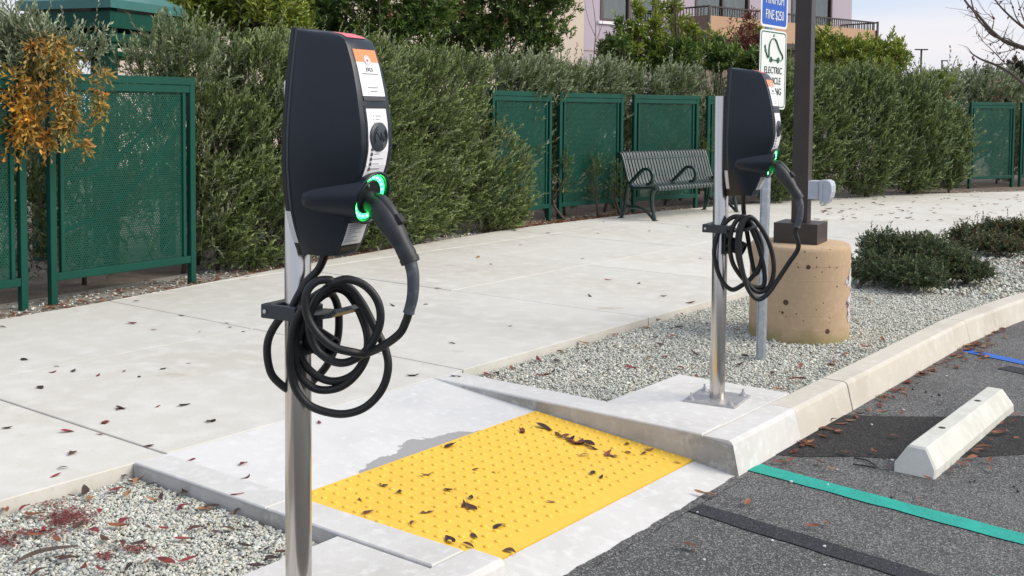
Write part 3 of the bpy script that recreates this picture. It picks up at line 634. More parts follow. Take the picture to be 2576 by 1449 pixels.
    hs = MB(); hs.lathe([(.026, -.03), (.034, 0), (.034, .06), (.031, .062), (.028, .058), (.028, .01), (.0002, .008)], 24, Matrix.Translation((.06, -.005, zc-.055)) @ Matrix.Rotation(math.radians(112), 4, 'Y')); hs.build('plug_holster', M['black'], t, True, 35)
    for b in (-.045, .035):
        s_ = MB(); s_.lathe([(.005, 0), (.005, .003), (.0002, .004)], 10, Matrix.Translation((.046, b, zc-.06)) @ Matrix.Rotation(math.pi/2, 4, 'Y')); s_.build('screw', M['bolt'], t)
    s_ = MB(); s_.lathe([(.006, 0), (.006, .003), (.0002, .004)], 10, Matrix.Translation((-.046, -.0785, zc+.019)) @ Matrix.Rotation(math.pi/2, 4, 'X')); s_.build('screw', M['bolt'], t)
    # plug: nozzle, angled body, button, collar, grey sleeve
    nz = [(.200, 0, 1.130), (.231, 0, 1.1225), (.262, 0, 1.107)]
    pg = MB(); pg.tube(spline(nz, 4), [.0265]*4+[.027]*4+[.0275], 22); pg = pg.build('plug', M['plug'], t, True, 40)
    body = [(.244, 0, 1.122), (.264, 0, 1.106), (.290, 0, 1.079), (.317, 0, 1.044), (.338, 0, 1.014), (.353, 0, .992), (.361, 0, .978)]
    rr = [.022, .031, .032, .028, .0225, .024, .0225]; sb = spline(body, 6); rs = np.interp(np.linspace(0, 6, len(sb)), range(7), rr)
    b = MB(); b.tube(sb, list(rs), 24); b.build('plug_body', M['plug'], pg, True, 40)
    rdg = MB(); rdg.tube(spline([(.250, 0, 1.134), (.275, 0, 1.124), (.305, 0, 1.095), (.328, 0, 1.066)], 5), list(np.interp(np.linspace(0, 3, 16), range(4), [.010, .016, .016, .012])), 12); rdg.build('plug_latch_cover', M['plug'], pg, True, 40)
    bt = MB(); bt.rbox((-.014, -.011, -.004), (.014, .011, .012), .003); bt = bt.build('release_button', M['black'], pg); bt.location = (.328, 0, 1.076); bt.rotation_euler = (0, math.radians(48), 0)
    cl = MB(); cl.tube([(.359, 0, .982), (.3645, 0, .970)], [.0255, .0245], 24); cl.build('plug_collar', M['plug'], pg, True, 40)
    slv = spline([(.363, 0, .974), (.372, 0, .937), (.371, 0, .887), (.359, 0, .842)], 6)
    s_ = MB(); s_.tube(slv, list(np.linspace(.0170, .0140, len(slv)-1))+[.0152], 18); s_.build('strain_sleeve', M['sleeve'], pg, True, 40)
    # cable
    inv = (Matrix.Translation(loc) @ Matrix.Rotation(ROTC, 4, 'Z')).inverted()
    cb = MB(); dep0 = depth_of(loc); P = [Vector((AB+.055, -.012, ZB+.01+dz))]
    for px, py, dd in cables: P.append(inv @ Vector(at_depth(px, py, dep0-dd)))
    P += [Vector(q) for q in tail]+[Vector((.351, 0, .820+dz)), Vector((.360, 0, .845+dz))]
    cb.tube(spline([tuple(p) for p in P], 7), .0108, 14); cb = cb.build('cable', M['rubber'], t, True, 60)
    for ch in t.children:
        if ch.name.split('.')[0] not in ('post', 'base_plate', 'anchor_bolt', 'cable'): ch.location.z += dz
    return t
C6 = lambda x, y: (651.7+x*.2999, 626+y*.2999)
path1 = [(500, 170, .07), (400, 275, .08), (330, 390, .09), (270, 500, .085), (165, 600, .07), (85, 740, .06), (68, 880, .05), (100, 1040, .04), (180, 1135, .03), (265, 1185, .02), (370, 1180, .0), (450, 1110, -.05), (560, 990, -.06), (635, 840, -.055), (668, 680, -.045), (660, 490, -.02),
  (600, 375, .05), (500, 420, .10), (400, 560, .10), (340, 720, .085), (335, 850, .075), (400, 990, .06), (520, 1085, .055), (650, 1110, .06), (790, 1055, .06), (880, 930, .045), (912, 780, .03), (880, 620, .02), (790, 430, .04), (690, 340, .08),
  (560, 350, .115), (430, 450, .125), (320, 620, .115), (300, 830, .105), (330, 1040, .08), (430, 1150, .07), (540, 1185, .07), (680, 1160, .075), (800, 1070, .08), (890, 930, .075), (925, 760, .06), (890, 590, .05), (800, 420, .07), (700, 330, .11),
  (570, 340, .13), (430, 430, .15), (310, 600, .145), (265, 820, .135), (265, 1010, .125), (310, 1180, .115), (420, 1310, .11), (580, 1372, .11), (740, 1382, .115), (900, 1322, .12), (1030, 1180, .125), (1083, 1000, .125), (1055, 830, .12), (965, 650, .115), (860, 450, .125), (745, 318, .15),
  (620, 300, .165), (500, 400, .175), (425, 560, .17), (430, 720, .16), (490, 850, .155), (600, 935, .16), (720, 955, .165), (850, 895, .165), (960, 770, .165), (1018, 600, .165), (995, 440, .165), (890, 310, .17), (740, 255, .185),
  (600, 290, .195), (490, 380, .20), (400, 500, .2)]
# the last ring in front
path1 = path1[:-2] + [(600, 262, .195), (490, 270, .205), (410, 345, .215), (388, 450, .22), (412, 580, .22), (495, 715, .22), (630, 825, .22), (790, 868, .205)]
path1 = [(*C6(x, y), d*.66) for x, y, d in path1]
C2b = lambda x, y: (1693+x*.441, 415.3+y*.441)
path2 = [(405, 280, .06), (425, 400, .04), (445, 520, .03), (470, 620, .04), (500, 560, .05), (505, 450, .05), (460, 350, .05), (400, 300, .08), (335, 300, .10), (265, 370, .10), (236, 480, .095), (245, 570, .09), (280, 660, .085), (335, 710, .085), (395, 685, .09), (450, 640, .09), (500, 560, .085), (500, 440, .08), (455, 345, .09),
  (400, 292, .12), (345, 345, .13), (325, 450, .13), (338, 550, .125), (385, 630, .12), (450, 690, .115), (515, 690, .11), (520, 600, .1), (490, 470, .1), (450, 370, .12), (420, 300, .15),
  (380, 350, .16), (365, 470, .16), (385, 580, .155), (430, 680, .15), (490, 725, .145), (550, 690, .14), (575, 600, .135), (560, 480, .13), (510, 370, .14), (440, 295, .17),
  (395, 350, .185), (378, 470, .19), (395, 590, .19), (425, 700, .19), (480, 765, .195), (540, 735, .195), (600, 650, .20), (660, 560, .215), (715, 470, .25)]
path2 = [(*C2b(x, y), d*.64) for x, y, d in path2]
P1 = at_depth(750, 900, 2.925); P1[2] = -.004
P2 = at(1804, 1003, 0); P2[2] = -.002
make_charger(tuple(P1), 'charcoal charger with wide cable loops on a steel post beside the red-leaved gravel', path1, [(.225, 0, .723), (.2816, 0, .750), (.331, 0, .786)])
make_charger(tuple(P2), 'charcoal charger with narrow cable loops on a bolted steel post before the tan lamp base', path2, [], -.004)

# ================================================================== WHEEL STOP
ws = at(2301, 1194, -.14); a0 = at(2301, 1194, -.14)[:2]; a1 = at(2505, 1028, -.14)[:2]; dv = (a1-a0)/np.linalg.norm(a1-a0); print('stop len', np.linalg.norm(a1-a0))
wst = thing('wheel_stop', 'weathered pale concrete wheel stop lying on the asphalt', 'wheel stop', (*((a0+a1)/2), -.14), math.atan2(dv[1], dv[0]))
hl = np.linalg.norm(a1-a0)/2*1.02; mb = MB(); prof = [(-.085, 0), (-.085, .035), (-.078, .048), (-.040, .108), (-.033, .113), (.033, .113), (.040, .108), (.078, .048), (.085, .035), (.085, 0)]; n = len(prof); vs = []
xs = [-hl, -hl+.012, -hl+.045]+list(np.linspace(-hl+.12, hl-.12, 14))+[hl-.045, hl-.012, hl]
for i, x in enumerate(xs):
    e = min(i, len(xs)-1-i); sy, sz, ox = ((.93, .93, 0) if e == 0 else (1, 1, 0))
    for y, z in prof:
        t_ = z/.113; xx = x*(1 - (.05*t_ if e < 2 else .035*t_ if e == 2 else 0)); vs.append((xx+R.uniform(-.001, .001), y*sy+R.uniform(-.0012, .0012), z*sz))
fs = [(i*n+k, i*n+(k+1) % n, (i+1)*n+(k+1) % n, (i+1)*n+k) for i in range(len(xs)-1) for k in range(n)]+[tuple(range(n)), tuple((len(xs)-1)*n+k for k in range(n-1, -1, -1))]
mb.add(vs, fs).build('block', M['stopc'], wst, True, 22)
for x in (-.28, .30):
    p = MB(); p.lathe([(.016, .1135), (.014, .1145), (.0002, .1140)], 12, Matrix.Translation((x, 0, 0))); p.build('pin_hole', M['dryleaf']['dark'], wst)

# ================================================================== SIGN POST
SP = at(1915, 905, -.04); RS = math.radians(-3.8)
SGL = math.radians(.8); sg = thing('sign_post', 'galvanised sign post with parking fine and electric vehicle signs', 'sign post', (SP[0], SP[1], -.05), RS); sg.rotation_euler = (-SGL, 0, RS)
mb = MB(); mb.add([(x, y, z) for z in (0, 2.45) for x, y in ((-.004, -.028), (.026, -.014), (.026, -.010), (0, -.022), (0, .022), (.026, .010), (.026, .014), (-.004, .028))], [(k, (k+1) % 8, 8+(k+1) % 8, 8+k) for k in range(8)]+[(8, 9, 10, 11, 12, 13, 14, 15)])
post = MB(); prof = [(-.018, -.030), (-.018, -.018), (.016, -.013), (.016, .013), (-.018, .018), (-.018, .030), (-.015, .030), (-.013, .021), (.020, .016), (.020, -.016), (-.013, -.021), (-.015, -.030)]
n = len(prof); post.add([(x, y, z) for z in (0, 2.5) for x, y in prof], [(k, (k+1) % n, n+(k+1) % n, n+k) for k in range(n)]+[tuple(range(n, 2*n))]).build('post', M['galv'], sg)
def rrect(w, h, r, n=6):
    P = []
    for cx, cy, a0 in ((w/2-r, h/2-r, 0), (-w/2+r, h/2-r, 90), (-w/2+r, -h/2+r, 180), (w/2-r, -h/2+r, 270)):
        for k in range(n+1): a = math.radians(a0+90*k/n); P.append((cx+r*math.cos(a), cy+r*math.sin(a)))
    return P
def sign_plate(w, h, zc, r, m, name, label):
    P = rrect(w, h, r); n = len(P); x0 = .021
    o = MB().add([(x0+dx, y, zc+z) for dx in (0, .003) for y, z in P], [tuple(range(n)), tuple(range(2*n-1, n-1, -1))]+[(i, (i+1) % n, n+(i+1) % n, n+i) for i in range(n)]).build(name, m, sg); o['label'] = label; return o
def ring_border(w, h, r, t, zc, m, parent, x0=.0252):
    A = rrect(w, h, r); B = rrect(w-2*t, h-2*t, max(r-t, .002)); n = len(A)
    return MB().add([(x0, y, zc+z) for y, z in A]+[(x0, y, zc+z) for y, z in B], [(i, (i+1) % n, n+(i+1) % n, n+i) for i in range(n)]).build('sign_border', m, parent)
def sign_text(txt, size, y, z, m, parent, sx=.8, x0=.0252):
    vs_, fs_ = text_mesh(txt, size, sx); return MB().add([(x0+b, y+a, z+c) for a, c, b in vs_], fs_).build('lettering', m, parent)
zt = .05
wsn = sign_plate(.305, .437, 1.592+zt, .028, M['signw'], 'ev_sign_plate', 'white sign with green car outline and plug')
ring_border(.287, .419, .022, .006, 1.592+zt, M['signg'], wsn)
zc = 1.592+zt
sign_text('ELECTRIC', .054, 0, zc-.005, M['signk'], wsn, .88); sign_text('VEHICLE', .054, 0, zc-.063, M['signk'], wsn, .88); sign_text('PARKING', .054, 0, zc-.122, M['signk'], wsn, .88)
car = MB()
def curve2(pts, r, sm=6): return [(.0256, y, zc+z) for y, z in [(p[0], p[1]) for p in spline([(a, b, 0) for a, b in pts], sm)]]
car.tube(curve2([(-.088, .092), (-.076, .074), (-.066, .064), (-.058, .068), (-.056, .085), (-.057, .115), (-.047, .148), (-.022, .170), (.005, .172), (.030, .155), (.055, .122), (.082, .098), (.098, .085), (.102, .068), (.094, .058), (.080, .055)], 0), .0062, 6, squash=.3)
car.tube(curve2([(-.030, .055), (.0, .055), (.05, .055)], 0, 2), .0075, 6, squash=.3)
for y in (-.030, .054): car.lathe([(.0165, 0), (.0165, .0010), (.0002, .0012)], 18, Matrix.Translation((.0254, y, zc+.055)) @ Matrix.Rotation(math.pi/2, 4, 'Y'))
car.add([(.0258, y, zc+z) for y, z in ((-.104, .108), (-.094, .120), (-.080, .104), (-.080, .092), (-.090, .088), (-.101, .096))], [(0, 1, 2, 3, 4, 5)])
car.tube([(.0258, -.100, zc+.112), (.0258, -.107, zc+.128)], .0022, 5); car.tube([(.0258, -.093, zc+.116), (.0258, -.098, zc+.134)], .0022, 5)
car.build('car_symbol', M['signg'], wsn)
bsn = sign_plate(.305, .24, 1.823+.121+zt, .026, M['signw'], 'fine_sign_plate', 'blue sign with white lettering and white rim')
zb = 1.823+.121+zt
P = rrect(.278, .213, .018); MB().add([(.0248, y, zb+z) for y, z in P], [tuple(range(len(P)))]).build('sign_field', M['signb'], bsn)
sign_text('FINE $250', .074, 0, zb-.052, M['signw'], bsn, .66, .026); sign_text('MINIMUM', .074, 0, zb+.032, M['signw'], bsn, .66, .026)
for z in (1.592+zt+.190, zb-.108+.19):
    b = MB(); b.lathe([(.008, 0), (.007, .004), (.0002, .005)], 8, Matrix.Translation((.0255, 0, z)) @ Matrix.Rotation(math.pi/2, 4, 'Y')); b.build('sign_bolt', M['bolt'], sg)

# ================================================================== LAMP POST ON CONCRETE COLUMN
pc = at(2008, 866, -.04); vd = np.array([pc[0], pc[1], 0]); vd /= np.linalg.norm(vd); LC = pc+vd*.305
lp = thing('lamp_post', 'dark bronze square lamp post on a chipped tan concrete column', 'lamp post', (LC[0], LC[1], -.06), ROTC)
cz = .605
mb = MB(); mb.lathe([(.307, 0), (.306, .12), (.307, .30), (.306, .48), (.306, cz-.028), (.302, cz-.010), (.290, cz), (.0002, cz+.004)], 72)
colm = mb.build('concrete_column', M['column'], lp, True, 50)
# broken-out chip on the kerb side
def chip():
    mb = MB(); vs = []; ang0 = math.atan2(-LC[1], -LC[0])-ROTC+math.radians(80); nz_ = 16
    for i in range(nz_+1):
        t = i/nz_; z = .13+.33*t; hw = (.045+.035*math.sin(t*9)+.03*math.sin(t*17+1))*max(.12, math.sin(math.pi*min(1, t*1.02)))**.6+.012
        for k in range(7):
            a = ang0+(k/6-.5)*2*hw/.306*1.2; r_ = .3085-(.006 if 0 < k < 6 else 0)*R.uniform(-.6, 1); vs.append((r_*math.cos(a), r_*math.sin(a), z+R.uniform(-.004, .004)))
    return mb.add(vs, [(i*7+k, i*7+k+1, i*7+7+k+1, i*7+7+k) for i in range(nz_) for k in range(6)]).build('chipped_patch', M['chip'], colm, False)
chip()
for z, tl in ((.10, .004), (.205, .01), (.285, .008), (.395, .012), (.50, .01)):          # form-board seams
    mb = MB(); mb.tube([(.3062*math.cos(a), .3062*math.sin(a), z+tl*math.cos(a+z*20)) for a in np.linspace(0, 2*math.pi, 65)], .0016, 5, False); mb.build('form_seam', M['column'], colm)
MB().rbox((-.135, -.135, cz-.002), (.135, .135, cz+.128), .003, 2).build('base_cover', M['bronze'], lp)
MB().rbox((-.05, -.05, cz+.12), (.05, .05, 6.2), .004, 2).build('pole', M['bronze'], lp)
MB().rbox((-.05, -.3, 6.1), (.62, .3, 6.22), .02, 2).build('lamp_head', M['bronze'], lp)
ob = MB(); y0 = cz+.275
ob.rbox((.050, -.050, y0), (.118, .050, y0+.115), .005); ob = ob.build('outlet_box', M['greybox'], lp)
cvb = MB(); vs = []
for y in (-.058, .058):
    for a, z in ((.120, y0-.004), (.120, y0+.118), (.165, y0+.122), (.186, y0+.112), (.196, y0+.088), (.197, y0+.05), (.188, y0+.012), (.170, y0-.018), (.150, y0-.03), (.140, y0-.004)): vs.append((a, y, z))
cvb.add(vs, [tuple(range(9, -1, -1)), tuple(range(10, 20))]+[(k, (k+1) % 10, 10+(k+1) % 10, 10+k) for k in range(10)]).build('outlet_cover', M['greybox'], ob)
MB().rbox((.128, -.066, y0-.028), (.142, -.058, y0+.105), .002).build('cover_clip', M['greybox'], ob)
s_ = MB(); s_.lathe([(.009, 0), (.009, .004), (.0002, .005)], 10, Matrix.Translation((.135, -.064, y0+.105)) @ Matrix.Rotation(math.pi/2, 4, 'X')); s_.build('hinge_pin', M['greybox'], ob)

# ================================================================== BENCH
bl = at(1560, 548)[:2]; brr = at(1770, 527)[:2]; bd = brr-bl; BL = 1.83; brot = math.atan2(bd[1], bd[0])-math.pi/2     # local +y along the bench, +x front
bn = thing('park_bench', 'dark green strap metal bench with looped armrests before the fence', 'bench', (bl[0]+.03, bl[1], 0), brot)
prof = spline([(.555, 0, .375), (.56, 0, .40), (.545, 0, .428), (.50, 0, .437), (.35, 0, .415), (.20, 0, .408), (.13, 0, .43), (.095, 0, .49), (.06, 0, .60), (.02, 0, .72), (-.005, 0, .80), (-.025, 0, .835), (-.06, 0, .845), (-.085, 0, .82), (-.08, 0, .795)], 4)
sl_ = MB(); sl_.bar(prof, .041, .006, (0, 1, 0)); sl_me = sl_.mesh('slat', M['slat'])
for k in range(28): link('slat', sl_me, bn, (0, .05+k*(BL-.10)/27, 0))
for nm, p, r_ in (('front_rail', (.535, .40), .014), ('seat_rail', (.30, .398), .016), ('back_rail', (.085, .47), .014), ('top_rail', (-.052, .815), .016), ('upper_rail', (.006, .75), .012)):
    MB().tube([(p[0], .0, p[1]), (p[0], BL, p[1])], r_, 10).build(nm, M['bench'], bn)
fm = MB()
fm.tube(spline([(.515, 0, .40), (.475, 0, .33), (.475, 0, .20), (.50, 0, .09), (.525, 0, .0)], 6), list(np.linspace(.032, .022, 25)), 8)
fleg = fm.mesh('leg', M['bench'], True, 50)
rm = MB(); rm.tube(spline([(.10, 0, .45), (.075, 0, .33), (.06, 0, .20), (.02, 0, .08), (-.02, 0, .0)], 6), list(np.linspace(.034, .022, 25)), 8); rleg = rm.mesh('leg', M['bench'], True, 50)
am = MB(); am.tube(spline([(.06, 0, .19), (.12, 0, .15), (.24, 0, .155), (.36, 0, .13), (.44, 0, .07), (.495, 0, .02)], 5), .020, 8); arch = am.mesh('leg_arch', M['bench'], True, 50)
sd = MB(); sd.tube(spline([(.54, 0, .41), (.40, 0, .405), (.20, 0, .395), (.12, 0, .43), (.075, 0, .52), (.03, 0, .66), (-.02, 0, .80), (-.05, 0, .825)], 5), .022, 8); sdm = sd.mesh('side_frame', M['bench'], True, 50)
ro = MB(); ro.lathe([(.0002, -.02), (.042, -.02), (.045, 0), (.042, .02), (.0002, .02)], 16, Matrix.Translation((-.055, 0, .80)) @ Matrix.Rotation(math.pi/2, 4, 'X')); rom = ro.mesh('scroll_end', M['bench'], True, 40)
ab = MB(); ab.bar(spline([(.10, 0, .425), (.20, 0, .515), (.30, 0, .605), (.36, 0, .635), (.43, 0, .625), (.475, 0, .575), (.475, 0, .50), (.44, 0, .455), (.39, 0, .445)], 5), .045, .034, (0, 1, 0)); abm = ab.mesh('armrest', M['bench'], True, 40)
for y in (0, BL):
    for me in (fleg, rleg, arch, sdm, rom): link(me.name.split('.')[0], me, bn, (0, y, 0))
for y in (0.0, BL/2, BL): link('armrest', abm, bn, (0, y, .008))
for y in (0, BL):
    for x in (.525, -.02):
        MB().rbox((x-.03, y-.035, 0), (x+.03, y+.035, .008), .002, 1).build('foot_plate', M['bench'], bn)

# ================================================================== FENCE PANELS
FW, FH = 1.25, 1.59
def mesh_sheet():
    """perforated steel sheet with staggered round holes (hexagonal cells)"""
    x0, x1, z0, z1 = .105, FW-.105, .20, FH-.115; p = .0185; r_ = .0058; V = []; F = []; rowh = p*math.sqrt(3)/2
    nr = int((z1-z0)/rowh); A = np.radians(np.arange(6)*60+30); o = 0
    for j in range(nr):
        off = (j % 2)*p/2
        for i in range(int((x1-x0)/p)):
            cx = x0+p/2+i*p+off; cz_ = z0+rowh/2+j*rowh
            V += [(cx+p/math.sqrt(3)*math.cos(a), 0, cz_+p/math.sqrt(3)*math.sin(a)) for a in A]+[(cx+r_*math.cos(a), 0, cz_+r_*math.sin(a)) for a in A]
            F += [(o+k, o+(k+1) % 6, o+6+(k+1) % 6, o+6+k) for k in range(6)]; o += 12
    me = bpy.data.meshes.new('perforated_sheet'); me.from_pydata(V, [], F); me.materials.append(M['green']); return me
SHEET = mesh_sheet()
def mk(lo, hi, nm, b=.003): return MB().rbox(lo, hi, b, 1).mesh(nm, M['green'])
FP = [('post', mk((0, -.025, -.05), (.05, .025, FH-.055), 'post')), ('post', mk((FW-.05, -.025, -.05), (FW, .025, FH-.055), 'post')),
      ('top_rail', mk((-.002, -.028, FH-.058), (FW+.002, .028, FH), 'top_rail')), ('upper_rail', mk((.05, -.022, FH-.118), (FW-.05, .022, FH-.060), 'upper_rail')),
      ('bottom_rail', mk((.05, -.022, .145), (FW-.05, .022, .20), 'bottom_rail')),
      ('frame_stile', mk((.085, -.018, .20), (.115, .018, FH-.118), 'frame_stile')), ('frame_stile', mk((FW-.115, -.018, .20), (FW-.085, .018, FH-.118), 'frame_stile'))]
br1 = MB(); br1.bar(spline([(.11, .016, .48), (.45, .016, .60), (.80, .016, .86), (FW-.11, .016, 1.20)], 6), .03, .03, (0, 1, 0)); br1 = br1.mesh('curved_brace', M['green'])
br2 = MB(); br2.bar(spline([(.11, .016, .84), (.45, .016, .93), (.80, .016, 1.16), (FW-.11, .016, 1.44)], 6), .03, .03, (0, 1, 0)); br2 = br2.mesh('curved_brace', M['green'])
def fence_panel(a, b, label):
    a = np.array(a); b = np.array(b); d = (b-a); t = thing('fence_panel', label, 'fence panel', (a[0], a[1], 0), math.atan2(d[1], d[0]), 'green perforated fence panels')
    for nm, me in FP: link(nm, me, t)
    s_ = link('perforated_sheet', SHEET, t, (0, -.004, 0)); link('curved_brace', br1, t); link('curved_brace', br2, t)
    return t
fence_panel((-7.04, 2.60), (-7.11, 3.86), 'green perforated fence panel overgrown by orange vine leaves')
fence_panel((-7.14, 4.03), (-7.21, 5.31), 'green perforated fence panel below the slatted green pavilion roof')
fence_panel((-7.93, 9.90), (-7.98, 11.15), 'green perforated fence panel half hidden beside the tall hedge shrub that spills onto the pavement')
fence_panel((-7.97, 11.31), (-7.80, 12.56), 'green perforated fence panel with leafy shoots in front, next to the bench end')
fence_panel((-7.76, 12.76), (-7.42, 13.97), 'green perforated fence panel directly behind the bench')
fence_panel((-7.37, 14.13), (-6.95, 15.3), 'green perforated fence panel partly behind the charger with narrow cable loops')
fence_panel((-6.55, 20.42), (-5.93, 21.5), 'green perforated fence panel whose post meets the broad dark hedge shrub')
fence_panel((-5.72, 21.42), (-5.22, 22.56), 'green perforated fence panel standing alone with bare post gaps on both sides')
fence_panel((-5.14, 22.74), (-4.60, 23.86), 'last green perforated fence panel towards the bare tree')

# ================================================================== PAVILION (green slatted cupola behind the fence)
pv0 = at_depth(276, 60, 9.5); PA = math.radians(8)
# near corner at pv0; one side runs left-away, the other right-away
ra = RGT; fa = FWD
dl = (-ra*.94+fa*.34); dr = (ra*.34+fa*.94); S = .9
pv = thing('pavilion', 'dark green slatted timber pavilion with a low hipped roof behind the fence', 'pavilion', (pv0[0], pv0[1], 0))
def pvp(i, j, z): p = dl*i+dr*j; return (p[0], p[1], z)
def pvbox(i0, i1, j0, j1, z0, z1, nm, m, par=pv):
    c = [(i0, j0), (i1, j0), (i1, j1), (i0, j1)]
    return MB().add([pvp(i, j, z) for z in (z0, z1) for i, j in c], [(0, 3, 2, 1), (4, 5, 6, 7), (0, 1, 5, 4), (1, 2, 6, 5), (2, 3, 7, 6), (3, 0, 4, 7)]).build(nm, m, par)
def zpx(y): return at_depth(290, y, 9.55)[2]
for i, j in ((.06, .06), (S-.06, .06), (.06, S-.06), (S-.06, S-.06)): pvbox(i-.05, i+.05, j-.05, j+.05, -.02, zpx(14), 'post', M['green'])
def ringboards(z0, z1, o, nm):
    pvbox(-o, S+o, -o, -o+.035, z0, z1, nm, M['green']); pvbox(-o, S+o, S+o-.035, S+o, z0, z1, nm, M['green'])
    pvbox(-o, -o+.035, -o+.037, S+o-.037, z0, z1, nm, M['green']); pvbox(S+o-.035, S+o, -o+.037, S+o-.037, z0, z1, nm, M['green'])
ringboards(zpx(70), zpx(30), .035, 'fascia_board'); ringboards(zpx(105), zpx(83), .005, 'slat_board')
ringboards(zpx(140), zpx(128), -.01, 'frame_rail'); ringboards(zpx(230), zpx(215), -.01, 'frame_rail')
ze = zpx(22); zr = ze+.075; ov = .07; rf = MB()
base_ = [(-ov, -ov), (S+ov, -ov), (S+ov, S+ov), (-ov, S+ov)]; rf.add([pvp(i, j, ze) for i, j in base_]+[pvp(i, j, zr) for i, j in base_]+[pvp(S/2, S/2, zr+.30)], [(0, 3, 2, 1), (0, 1, 5, 4), (1, 2, 6, 5), (2, 3, 7, 6), (3, 0, 4, 7), (4, 5, 8), (5, 6, 8), (6, 7, 8), (7, 4, 8)]); rf.build('roof', M['greenroof'], pv)

# ================================================================== APARTMENT BUILDING
bf = at_depth(1782, 90, 36.8); EB = np.array([.235, .972, 0]); EB /= np.linalg.norm(EB); BR = math.atan2(EB[1], EB[0]); NB = np.array([-EB[1], EB[0], 0])
def wall_hit(px, py, yoff):
    """pixel -> (x along facade, z) on the plane yoff metres behind the balcony front"""
    d = ray(px, py); o_ = np.array([0, 0, CAM_H]); P0 = bf+NB*yoff; s = ((P0-o_)@NB)/(d@NB); h = o_+d*s; return (h-bf)@EB, h[2]
bd_ = thing('apartment_building', 'lavender and cream apartment building with a tan balcony behind the hedge', 'building', (bf[0], bf[1], 0), BR)
YW = 1.6
xl, _ = wall_hit(1462, 60, YW); xr, _ = wall_hit(2142, 60, YW); xe, zr0 = wall_hit(2204, 70, 0); _, zpb = wall_hit(1787, 95, 0); _, zpt = wall_hit(1787, 38.5, 0); _, zrt = wall_hit(1787, 14, 0)
print('bldg', xl, xr, xe, zpb, zpt, zrt)
# wall with real openings
wins = []
for (p0, p1, pb) in ((1510, 1652, 52),):
    a, zb_ = wall_hit(p0, pb, YW); b, _ = wall_hit(p1, pb, YW); wins.append((a, b, zb_, zb_+1.7))
for (p0, p1) in ((1748, 1884), (1990, 2092)):
    a, _ = wall_hit(p0, 50, YW); b, _ = wall_hit(p1, 50, YW); wins.append((a, b, zpb+.12, zpb+2.3))
xs = sorted({xl, xr} | {w[0] for w in wins} | {w[1] for w in wins}); wl = MB()
for a, b in zip(xs, xs[1:]):
    w = [q for q in wins if q[0] <= a+1e-6 and q[1] >= b-1e-6]
    if w: wl.box((a, YW, 0), (b, YW+.3, w[0][2])); wl.box((a, YW, w[0][3]), (b, YW+.3, 11))
    else: wl.box((a, YW, 0), (b, YW+.3, 11))
wl.build('wall', M['wallv'], bd_)
MB().box((xr-.3, YW+.302, 0), (xr-.002, YW+9, 11)).build('side_wall', M['wallv'], bd_)
MB().box((xl, YW+.9, 0), (xr-.4, YW+1, 11)).build('inner_wall', M['brownp'], bd_)
xc0, _ = wall_hit(250, 60, YW-.4); MB().box((xc0, YW-.4, 0), (xl-.25, YW+.3, 11)).build('cream_wall', M['wallc'], bd_)
MB().box((xl-.25, YW-.12, 0), (xl, YW+.3, 11)).build('corner_trim', M['dkbrown'], bd_)
for (a, b, z0, z1) in wins:
    w = MB(); t_ = .09
    w.box((a, YW-.03, z0), (a+t_, YW+.12, z1)); w.box((b-t_, YW-.03, z0), (b, YW+.12, z1)); w.box((a+t_, YW-.03, z0), (b-t_, YW+.12, z0+t_)); w.box((a+t_, YW-.03, z1-t_), (b-t_, YW+.12, z1)); w.box(((a+b)/2-.05, YW-.025, z0+t_), ((a+b)/2+.05, YW+.115, z1-t_))
    w = w.build('window', M['wframe'], bd_)
    MB().box((a+t_, YW+.05, z0+t_), (b-t_, YW+.06, z1-t_)).build('pane', M['glass'], w)
    cu = MB(); n = 70; vs = [(a+t_+(b-a-2*t_)*i/n, YW+.30+.05*math.sin(i*1.7)+.02*math.sin(i*4.1), z) for i in range(n+1) for z in (z0+.02, z1-.02)]; cu.add(vs, [(2*i, 2*i+2, 2*i+3, 2*i+1) for i in range(n)]); cu.build('curtain', M['curtain'], w)
    if z0 > zpb+.3: MB().box((a-.12, YW-.06, z0-.10), (b+.12, YW+.02, z0-.005)).build('sill', M['white'], w)
for z in (2.2, zpb-.55):
    MB().box((xl+.01, YW-.008, z), (xr-.01, YW+.01, z+.03)).build('wall_joint', M['brownp'], bd_)
bal = MB().box((-.10, -.02, zpb-.22), (xe+.05, YW, zpb-.005)).build('balcony', M['dkbrown'], bd_)
MB().box((0, 0, zpb), (xe, .08, zpt)).build('parapet', M['tanp'], bal)
MB().box((-.09, -.03, zpb-.2), (.0, YW, zpt)).build('side_panel', M['brownp'], bal)
MB().box((xe, -.002, zpb), (xe+.08, YW, zpt)).build('side_panel', M['brownp'], bal)
MB().box((-.03, -.03, zrt-.05), (xe+.08, .05, zrt)).build('hand_rail', M['dkbrown'], bal)
MB().box((-.09, .051, zrt-.05), (-.03, YW, zrt)).build('hand_rail', M['dkbrown'], bal); MB().box((xe+.02, .051, zrt-.05), (xe+.08, YW, zrt)).build('hand_rail', M['dkbrown'], bal)
for x in (-.08, xe-.02): MB().box((x, -.06, zpb-.9 if x < 0 else zpb-.3), (x+.11, -.025, zrt+.02)).build('corner_post', M['dkbrown'], bal)
bme = MB().box((-.012, -.012, zpt), (.012, .012, zrt-.05)).mesh('baluster', M['dkbrown'])
nb_ = int(xe/.125)
for k in range(nb_): link('baluster', bme, bal, (.12+k*(xe-.2)/(nb_-1), .03, 0))
for k in range(1, 12): link('baluster', bme, bal, (-.06, .03+k*.13, 0)); link('baluster', bme, bal, (xe+.05, .03+k*.13, 0))
MB().box((.3, .4, zpb-.22), (xe, YW, zpb-2.9)).build('underside_wall', M['brownp'], bd_)

